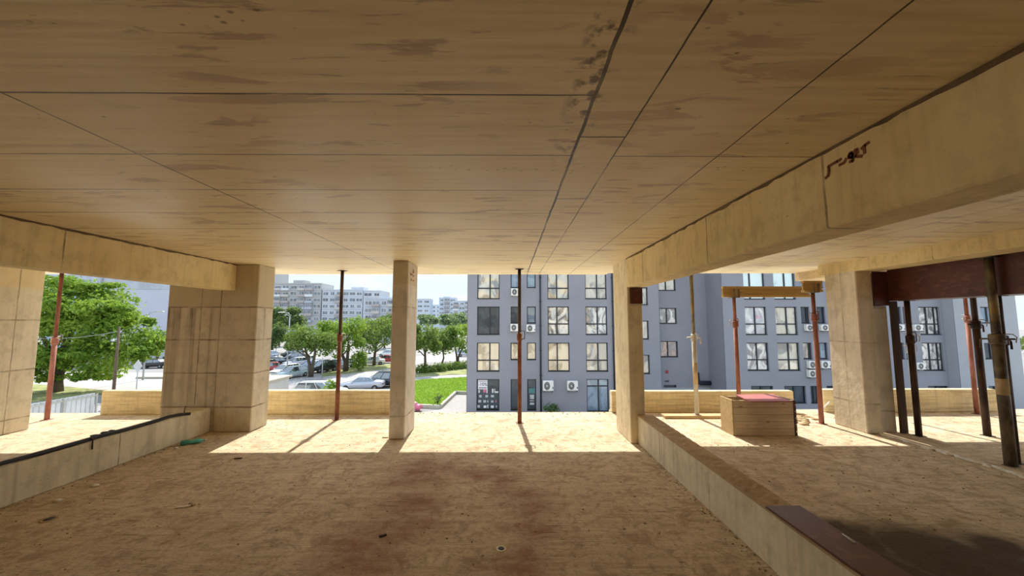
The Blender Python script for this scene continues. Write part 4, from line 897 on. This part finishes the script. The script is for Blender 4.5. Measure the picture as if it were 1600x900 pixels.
# ------------------------------------------------------------------ cars
def paint(name, col, rough=.25, metal=.2):
    n = NT(name); n.set(n.mix(n.ma('MULTIPLY', n.noise(3), .15), col, tuple(v*.85 for v in col)), rough, metal, .5); n.b.inputs['Coat Weight'].default_value = .5; return n.m
PT = {'silver': paint('silver_paint', (.52, .55, .62), .3, .35), 'white': paint('white_paint', (.78, .77, .75), .3, 0), 'black': paint('black_paint', (.012, .014, .018)), 'grey': paint('grey_paint', (.16, .18, .20)),
      'red': paint('red_paint', (.40, .045, .05)), 'blue': paint('blue_paint', (.06, .16, .34)), 'teal': paint('pale_teal_paint', (.42, .52, .53)), 'dark': paint('dark_green_grey_paint', (.03, .04, .045))}
def car(px, py, rz, kind, col, label, L=4.5, loc=None):
    p = atz(px, py, GZ) if loc is None else Vector(loc)
    t = empty('car', (p.x, p.y, GZ), rz, label=label, cat='car', group='cars parked in the yard')
    m = PT[col]; W = .88; h = {'sedan': 1.43, 'hatch': 1.48, 'wagon': 1.52, 'suv': 1.70}[kind]; hb = {'suv': .98}.get(kind, .88); zb = .24 if kind != 'suv' else .30
    A = L/2
    # body: cross-sections along the length
    if kind == 'sedan': st = [(-A, .55, .80, .80), (-A+.12, .36, .93, .95), (-A+.8, .26, 1.0, 1.0), (-.6, .24, .95, 1.0), (.7, .24, .93, 1.0), (A-1.0, .26, .88, 1.0), (A-.15, .36, .74, .93), (A, .48, .62, .78)]
    else: st = [(-A, .50, hb, .86), (-A+.10, .36, hb+.06, .96), (-A+.8, .26, hb+.06, 1.0), (-.5, .24, hb+.02, 1.0), (.7, .24, hb, 1.0), (A-.9, .26, hb-.02, 1.0), (A-.15, .36, hb-.16, .93), (A, .48, hb-.26, .80)]
    rings = []
    for x, lo, hi, wf in st:
        w_ = W*wf; rings.append([(x, -w_*.90, lo), (x, -w_*1.0, lo+.14), (x, -w_*1.0, hi-.14), (x, -w_*.90, hi-.01), (x, -w_*.4, hi+.02), (x, w_*.4, hi+.02), (x, w_*.90, hi-.01), (x, w_, hi-.14), (x, w_, lo+.14), (x, w_*.90, lo)])
    MB().loft(rings).build('body', m, t, True, True)
    # greenhouse
    if kind == 'sedan': gx = (-A+.75, -A+1.45, .35, 1.05)
    elif kind == 'hatch': gx = (-A+.12, -A+.55, .35, 1.15)
    elif kind == 'wagon': gx = (-A+.10, -A+.50, .40, 1.20)
    else: gx = (-A+.10, -A+.40, .45, 1.15)
    zt = h-.05; zl = hb-.02
    def sec(x, z, w_): return (x, w_, z)
    bot = [(gx[0], W*.86), (gx[3], W*.88)]; top = [(gx[1], W*.68), (gx[2], W*.68)]
    g = MB(); xs = 6; lo, hi = [], []
    for k in range(xs+1):
        f = k/xs; lo.append((bot[0][0]+(bot[1][0]-bot[0][0])*f, W*.87)); hi.append((top[0][0]+(top[1][0]-top[0][0])*f, W*.68))
    for sg_ in (-1, 1):
        a = g.verts([(x, sg_*y, zl) for x, y in lo]); b = g.verts([(x, sg_*y, zt) for x, y in hi])
        for k in range(xs): g.face([a[k], a[k+1], b[k+1], b[k]])
    for e_ in (0, -1):
        g.quad((lo[e_][0], -lo[e_][1], zl), (lo[e_][0], lo[e_][1], zl), (hi[e_][0], hi[e_][1], zt), (hi[e_][0], -hi[e_][1], zt))
    g.build('window_glass', M['glc'], t, False, True)
    rf = MB(); rr = []
    for k in range(xs+1):
        f = k/xs; x = top[0][0]-.04+(top[1][0]-top[0][0]+.08)*f; dz = .05*math.sin(PI*f)
        rr.append([(x, -W*.70, zt-.03), (x, -W*.66, zt+.02+dz*.6), (x, -W*.3, zt+.035+dz), (x, W*.3, zt+.035+dz), (x, W*.66, zt+.02+dz*.6), (x, W*.70, zt-.03)])
    rf.loft(rr)
    for sg_ in (-1, 1):
        for f in (0, .48, 1) if kind in ('sedan', 'hatch') else (0, .34, .66, 1):
            xb, xt = gx[0]+(gx[3]-gx[0])*f, gx[1]+(gx[2]-gx[1])*f; pw = .035 if 0 < f < 1 else (.10 if f == 0 and kind != 'sedan' else .05)
            y0_, y1_ = sg_*W*.885, sg_*W*.695
            rf.loft([[(xb-pw, y0_, zl), (xb+pw, y0_, zl), (xb+pw, y0_-sg_*.03, zl), (xb-pw, y0_-sg_*.03, zl)], [(xt-pw, y1_, zt), (xt+pw, y1_, zt), (xt+pw, y1_-sg_*.03, zt), (xt-pw, y1_-sg_*.03, zt)]])
    rf.build('roof', m, t, True, True)
    if kind in ('wagon', 'suv'):
        for sg_ in (-1, 1): MB().tube([(gx[1]+.1, sg_*W*.6, zt+.03), (gx[1]+.2, sg_*W*.6, zt+.11), (gx[2]-.2, sg_*W*.6, zt+.11), (gx[2]-.1, sg_*W*.6, zt+.03)], .018, 6).build('roof_rail', M['black'], t, True, True)
    rw = .32 if kind != 'suv' else .36
    for sx in (A-.82, -A+.82):
        for sg_ in (-1, 1):
            y = sg_*(W-.10); pr = [(y-sg_*.10, rw*.9), (y-sg_*.09, rw), (y+sg_*.085, rw), (y+sg_*.105, rw*.9), (y+sg_*.105, rw*.64)]
            wh = MB().loft([[(sx+r*math.cos(2*PI*k/20), yy, rw+r*math.sin(2*PI*k/20)) for k in range(20)] for yy, r in pr], 0, True).build('wheel', M['tyre'], t, True, True)
            hbm = MB().tube([(sx, y+sg_*.10, rw), (sx, y+sg_*.112, rw)], rw*.24, 12)
            for k in range(5): a = 2*PI*k/5; hbm.tube([(sx, y+sg_*.108, rw), (sx+rw*.62*math.cos(a), y+sg_*.108, rw+rw*.62*math.sin(a))], .03, 6)
            hbm.build('hub', M['alloy'], wh, False, True)
    for sg_ in (-1, 1):
        MB().box(A-.14, A-.02, sg_*W*.62-.16, sg_*W*.62+.16, hb-.36, hb-.24, .03).build('headlamp', M['lampclear'], t, False, True)
        MB().box(-A-.005, -A+.14, sg_*W*.70-.13, sg_*W*.70+.13, hb-.26, hb-.08, .03).build('tail_lamp', M['lampred'], t, False, True)
        MB().box(gx[3]-.28, gx[3]-.12, sg_*(W+.10)-.09, sg_*(W+.10)+.09, zl+.02, zl+.16, .03).build('mirror', m, t, False, True)
    MB().box(-A-.03, -A+.10, -W*.8, W*.8, .42, .52, .02).box(A-.06, A+.03, -W*.74, W*.74, .34, .46, .02).build('bumper', M['black'] if kind == 'suv' else m, t, False, True)
    return t
d2 = math.radians
car(566, 609, PI+.10, 'sedan', 'silver', 'silver saloon car standing behind the parapet, left of the slender column', 4.6)
car(598, 604, PI-.06, 'suv', 'dark', 'dark estate car with a pale roof just behind the silver saloon', 4.5)
car(501, 620, .03, 'wagon', 'white', 'white estate car with roof rails parked behind the cream hut', 4.9)
LOT = [(416, 559.8, 50, 'wagon', 'silver', 'silver estate at the back left of the car park'), (456.5, 557.7, 50, 'suv', 'black', 'black car at the back of the car park by the lamp post'),
       (415.2, 565.7, 50, 'sedan', 'grey', 'grey saloon in the second row beside the stained column'), (458.2, 563.8, 50, 'hatch', 'dark', 'dark hatchback in the second row by the lamp post'),
       (409, 577, 55, 'hatch', 'black', 'black hatchback half hidden by the stained column'), (433, 572, 45, 'sedan', 'black', 'black saloon in the third row left of the lamp post'),
       (463, 572, 55, 'hatch', 'silver', 'silver hatchback right of the lamp post'), (481, 568, 50, 'sedan', 'white', 'white saloon under the olive tree'),
       (426, 581, 35, 'sedan', 'red', 'dark red saloon above the roof of the cream hut'), (446, 585.9, 70, 'hatch', 'white', 'white hatchback right beside the lamp post foot'),
       (457, 589.8, 70, 'hatch', 'teal', 'pale teal hatchback at the corner of the cream hut'), (485.2, 579.4, 65, 'hatch', 'blue', 'blue hatchback under the olive tree'),
       (505.4, 581, 60, 'suv', 'black', 'black off-road car between the olive tree and the rusty prop'), (534, 575, 60, 'hatch', 'silver', 'silver car partly behind the trunk of the bright tree'),
       (582, 570, 20, 'sedan', 'white', 'white saloon beyond the light green bush'), (604, 567, 5, 'sedan', 'red', 'red saloon next to the slender column far back'),
       (606, 557, 5, 'hatch', 'white', 'white hatchback far behind the red saloon')]
for (px, py, a, k, c, lab) in LOT: car(px, py, PI+d2(a), k, c, lab, 4.1)
car(240, 575, PI+.1, 'sedan', 'black', 'black saloon on the street right of the big tree', 4.6)
car(262, 569, PI+.1, 'hatch', 'white', 'white car on the street behind the black saloon', 4.2)
car(728, 557, .3, 'hatch', 'silver', 'silver car far down the lane beside the grey building corner', 4.2)

# ------------------------------------------------------------------ hut, hoarding, poles
YH = 32.8
hu = empty('cream_hut', (-22, YH, GZ), label='small cream hut with a flat felt roof behind the parapet', cat='hut')
MB().box(-25.5, -20.15, YH, YH+3.2, GZ, -3.3, .02).build('wall', M['hut'], hu)
MB().box(-25.8, -19.95, YH-.2, YH+3.4, -3.3, -3.12, .02).build('roof', M['hutroof'], hu)
h = R(408, 418, 599, 612, YH); MB().box(h[0], h[1], YH-.04, YH+.02, h[2], h[3], .01).build('window', M['white'], hu)
MB().box(h[0]+.08, h[1]-.08, YH-.045, YH-.02, h[2]+.08, h[3]-.08).build('pane', M['apwin'], hu)
# corrugated hoarding running away on the left
hx = -31.5; ho = MB(); k = 0; y = 23.5; prof = []
while y < 30.2: prof.append((hx+(.05 if k % 2 else -.05), y)); y += .16; k += 1
top = -3.62
A_ = ho.verts([(x, y, GZ) for x, y in prof]); B_ = ho.verts([(x, y, top) for x, y in prof]); A2 = ho.verts([(x-.02, y, GZ) for x, y in prof]); B2 = ho.verts([(x-.02, y, top) for x, y in prof])
for q in range(len(prof)-1): ho.face([A_[q], A_[q+1], B_[q+1], B_[q]]); ho.face([A2[q+1], A2[q], B2[q], B2[q+1]]); ho.face([B_[q], B_[q+1], B2[q+1], B2[q]])
hoo = empty('sheet_hoarding', (hx, 27, GZ), label='corrugated zinc hoarding beyond the left end of the parapet', cat='fence')
ho.build('sheet', M['sheet'], hoo)
rl = MB().box(hx+.06, hx+.12, 23.5, 30.2, top-.25, top-.15).box(hx+.06, hx+.12, 23.5, 30.2, GZ+.4, GZ+.5)
rl.build('rail', M['zinc'], hoo)
for k in range(4): MB().box(hx+.12, hx+.2, 23.6+k*2.15, 23.7+k*2.15, GZ, top-.05).build('post', M['zinc'], hoo)

def street_lamp(px, py, ytop, arm_px, label, Y=None, r=.09):
    p = atz(px, py, GZ) if Y is None else Vector((aty(px, 560, Y).x, Y, GZ)); zt = aty(px, ytop, p.y).z; ax = aty(arm_px, ytop, p.y).x-p.x
    t = empty('street_lamp', (p.x, p.y, GZ), label=label, cat='street lamp')
    MB().tube([(p.x, p.y, GZ), (p.x, p.y, GZ+1.2), (p.x, p.y, zt-.5)], [r*1.3, r, r*.7], 10).build('pole', M['lampgrey'], t, True)
    MB().tube([(p.x, p.y, zt-.5), (p.x+ax*.2, p.y, zt-.1), (p.x+ax*.85, p.y, zt)], [r*.7, r*.5, r*.4], 8).build('arm', M['lampgrey'], t, True)
    MB().loft([[(p.x+ax*.8+d*ax/abs(ax), p.y-w_, zt+.10-dz), (p.x+ax*.8+d*ax/abs(ax), p.y+w_, zt+.10-dz), (p.x+ax*.8+d*ax/abs(ax), p.y+w_*.7, zt-.06), (p.x+ax*.8+d*ax/abs(ax), p.y-w_*.7, zt-.06)] for d, w_, dz in ((0, .08, .04), (.25, .16, 0), (.75, .14, .02), (.9, .05, .08))]).build('lamp_head', M['white'], t, False)
    return t
street_lamp(448, 588, 488, 443, 'tall pale lamp post in the car park left of the olive tree')
street_lamp(226, 590, 487, 249, 'curved street lamp showing above the right side of the big tree', Y=50)
p = atz(503, 591, GZ); zt = aty(503, 559, p.y).z
tag(MB().tube([(p.x, p.y, GZ), (p.x, p.y, zt)], [.07, .05], 8).build('bollard_post', M['lampgrey'], None, True), 'short pale post beside the lane under the olive tree', 'post')
# timber pole with its cable
p = Vector((aty(182, 560, 36.5).x, 36.5, GZ)); zt = aty(190, 510, p.y).z; up = empty('utility_pole', (p.x, p.y, GZ), label='slim brown utility pole in front of the big tree', cat='utility pole')
MB().tube([(p.x, p.y, GZ), (p.x, p.y, zt)], [.13, .09], 10).build('pole', M['wpole'], up, True)
q = aty(184, 533, p.y); MB().tube([(p.x-.3, p.y-.12, q.z), (p.x-.28, p.y-.14, q.z+.2)], [.11, .05], 10).tube([(p.x-.28, p.y, q.z+.15), (p.x, p.y, q.z+.2)], .02, 6).build('lamp', M['white'], up, True)
e1, e2 = aty(40, 528, p.y), aty(185, 518, p.y)
tag(MB().tube([tuple(e1+(e2-e1)*f-Vector((0, 0, .35*math.sin(PI*f)-.0)) for f in [0])[0] if False else tuple(e1)]+[tuple(e1+(e2-e1)*f-Vector((0, 0, .3*math.sin(PI*f)))) for f in (.2, .4, .6, .8)]+[(p.x, p.y-.12, e2.z)], .018, 6).build('overhead_cable', M['lampgrey'], None, True), 'thin cable slung from the utility pole across the big tree', 'cable')
p = Vector((aty(217, 560, 35.8).x, 35.8, GZ)); sg2 = empty('road_sign', (p.x, p.y, GZ), label='grey road sign seen from behind, right of the utility pole', cat='road sign')
zs = aty(218, 572, p.y).z
MB().tube([(p.x, p.y, GZ), (p.x, p.y, zs+.3)], .04, 8).build('pole', M['lampgrey'], sg2, True)
MB().loft([[(p.x+.42*math.sin(PI/2*k), p.y-.05+d, zs+.58*math.cos(PI/2*k)) for k in range(4)] for d in (0, .02)]).build('sign_plate', M['sheet'], sg2)
# kerb island beyond the sign
S('kerb', MB().prism([gp(212, 592), gp(270, 592), gp(270, 586), gp(225, 586)], GZ, GZ+.25), M['kerbst'], 'pale kerbed island on the street')
# pink bag on the ground beside the lawn kerb
p = atz(650, 642, GZ); pb = MB()
for k in range(7): pb.lump((p.x+random.uniform(-.3, .3), p.y+random.uniform(-.2, .1), GZ+.25+random.uniform(-.05, .25)), random.uniform(.2, .32), (1, .9, .9), .18, 2)
tag(pb.build('plastic_bag', M['pink'], None, True), 'crumpled pink plastic bag beside the kerb of the lawn', 'bag')

# ------------------------------------------------------------------ distant buildings
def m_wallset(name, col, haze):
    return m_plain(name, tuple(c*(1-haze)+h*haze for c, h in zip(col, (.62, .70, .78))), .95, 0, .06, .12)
def block(px0, px1, pyt, Y, floors, cols, mat, label, roofbox=None, dep=12, pmat=None, balc=(), storey=2.8, name='apartment_block', fr='white'):
    a, b = aty(px0, pyt, Y), aty(px1, pyt, Y); x0, x1, zt = a.x, b.x, a.z
    t = empty(name, ((x0+x1)/2, Y, GZ), label=label, cat='building', group='panel apartment blocks in the distance')
    MB().box(x0, x1, Y, Y+dep, GZ, zt).build('wall', mat, t)
    MB().box(x0, x1, Y-.2, Y+dep, zt, zt+.5).build('roof', pmat or mat, t)
    cw = (x1-x0)/cols; rnd = random.Random(int(px0*3+Y))
    for f in range(floors):
        z = zt-(f+1)*storey+.75
        for c in range(cols):
            xc = x0+(c+.5)*cw; ww = cw*rnd.choice((.28, .36, .42)); wh = rnd.choice((1.3, 1.4, 1.5))
            if c in balc:
                MB().box(xc-cw*.47, xc+cw*.47, Y-1.1, Y, z-.75, z+.25).build('balcony', rnd.choice(PAR) if pmat is None else pmat, t)
                if rnd.random() < .6:
                    w_ = MB().box(xc-cw*.46, xc+cw*.46, Y-1.05, Y-.98, z+.25, z+1.75).build('window', M[fr], t); 
                    g = MB()
                    for q in range(4): xx = xc-cw*.44+q*cw*.225; g.box(xx, xx+cw*.19, Y-1.07, Y-1.04, z+.33, z+1.65)
                    g.build('pane', M['apwin'], w_); continue
            w_ = MB().box(xc-ww, xc+ww, Y-.06, Y+.02, z, z+wh).build('window', M[fr], t)
            g = MB()
            for q in range(2): xx = xc-ww+.08+q*ww; g.box(xx, xx+ww-.16, Y-.09, Y-.05, z+.1, z+wh-.1)
            g.build('pane', M['apwin'], w_)
        MB().box(x0, x1, Y-.03, Y, zt-(f+1)*storey-.05, zt-(f+1)*storey+.05).build('floor_joint', M['joint'], t)
    if roofbox:
        r0, r1, rt = roofbox; MB().box(aty(r0, 450, Y).x, aty(r1, 450, Y).x, Y+2, Y+7, zt, aty(r0, rt, Y).z).build('roof_house', mat, t)
    return t
M['joint'] = m_plain('panel_joint', (.30, .31, .33), .95)
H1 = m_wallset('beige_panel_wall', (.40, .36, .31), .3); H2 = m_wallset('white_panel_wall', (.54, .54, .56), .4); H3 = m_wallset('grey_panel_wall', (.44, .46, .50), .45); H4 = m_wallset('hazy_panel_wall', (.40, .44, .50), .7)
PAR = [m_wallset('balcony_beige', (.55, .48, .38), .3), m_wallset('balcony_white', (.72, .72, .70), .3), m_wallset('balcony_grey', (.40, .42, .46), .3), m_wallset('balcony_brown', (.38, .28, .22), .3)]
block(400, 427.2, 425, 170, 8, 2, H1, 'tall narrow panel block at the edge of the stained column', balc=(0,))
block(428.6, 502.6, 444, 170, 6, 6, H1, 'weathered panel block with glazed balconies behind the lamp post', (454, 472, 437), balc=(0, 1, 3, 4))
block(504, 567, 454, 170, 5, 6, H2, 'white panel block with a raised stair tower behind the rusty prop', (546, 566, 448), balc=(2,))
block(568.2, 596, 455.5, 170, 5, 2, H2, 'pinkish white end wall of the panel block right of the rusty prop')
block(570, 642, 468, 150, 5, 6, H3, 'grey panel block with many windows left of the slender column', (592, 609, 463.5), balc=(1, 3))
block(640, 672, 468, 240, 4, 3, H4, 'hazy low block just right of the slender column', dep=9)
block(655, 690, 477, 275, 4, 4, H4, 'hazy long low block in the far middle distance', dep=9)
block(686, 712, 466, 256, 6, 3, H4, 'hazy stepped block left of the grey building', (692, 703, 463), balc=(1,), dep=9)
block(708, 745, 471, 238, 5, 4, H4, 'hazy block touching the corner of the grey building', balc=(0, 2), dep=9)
# pale hall behind the big tree
YW = 78; hw = empty('pale_hall', (aty(190, 500, YW).x, YW, GZ), label='big pale windowless hall behind the big tree', cat='building')
h = R(40, 330, 424, 560, YW); xa, xb, xm = aty(60, 500, YW).x, aty(302, 500, YW).x, aty(137, 500, YW).x
MB().box(xm, xb, YW, YW+15, GZ, 15.5).build('wall', M['pale'], hw)
q = R(150, 330, 432, 452, YW); MB().box(aty(157, 500, YW).x, xb, YW-.08, YW, q[2], q[3]).build('wall_band', M['paleb'], hw)
MB().box(xa, xm, YW+1, YW+14, GZ, aty(120, 437, YW).z).build('side_wall', M['bluepan'], hw)
MB().box(xa-.3, xm, YW+.6, YW+14.4, aty(120, 437, YW).z, aty(120, 428, YW).z).build('side_roof', M['paleb'], hw)
x = aty(153, 500, YW).x; MB().box(x-.35, x+.35, YW-.5, YW, GZ, 15).build('pilaster', M['paleb'], hw)
# hills on the horizon
hb_ = MB(); pts = []
for k in range(41):
    x = -500+k*30; pts.append((x, 8+10*math.sin(k*.37)+6*math.sin(k*.9+1)+(22 if x > 350 else 0)))
a = hb_.verts([(x, 660, GZ) for x, z in pts]); b = hb_.verts([(x, 690, z) for x, z in pts]); c = hb_.verts([(x, 760, GZ) for x, z in pts])
for k in range(40): hb_.face([a[k], a[k+1], b[k+1], b[k]]); hb_.face([b[k], b[k+1], c[k+1], c[k]])
S('hills', hb_, M['hill'], 'hazy blue hills on the horizon', True)
for k, (px, py, w_, h_) in enumerate(((1592, 545, 40, 60), (1610, 560, 30, 50))):
    shrub(px+14, 575, 30, 28, M['leafm'], 400, .3, ('green bush past the right corner of the grey building', 'second green bush past the right corner of the grey building')[k], Y=90+10*k)
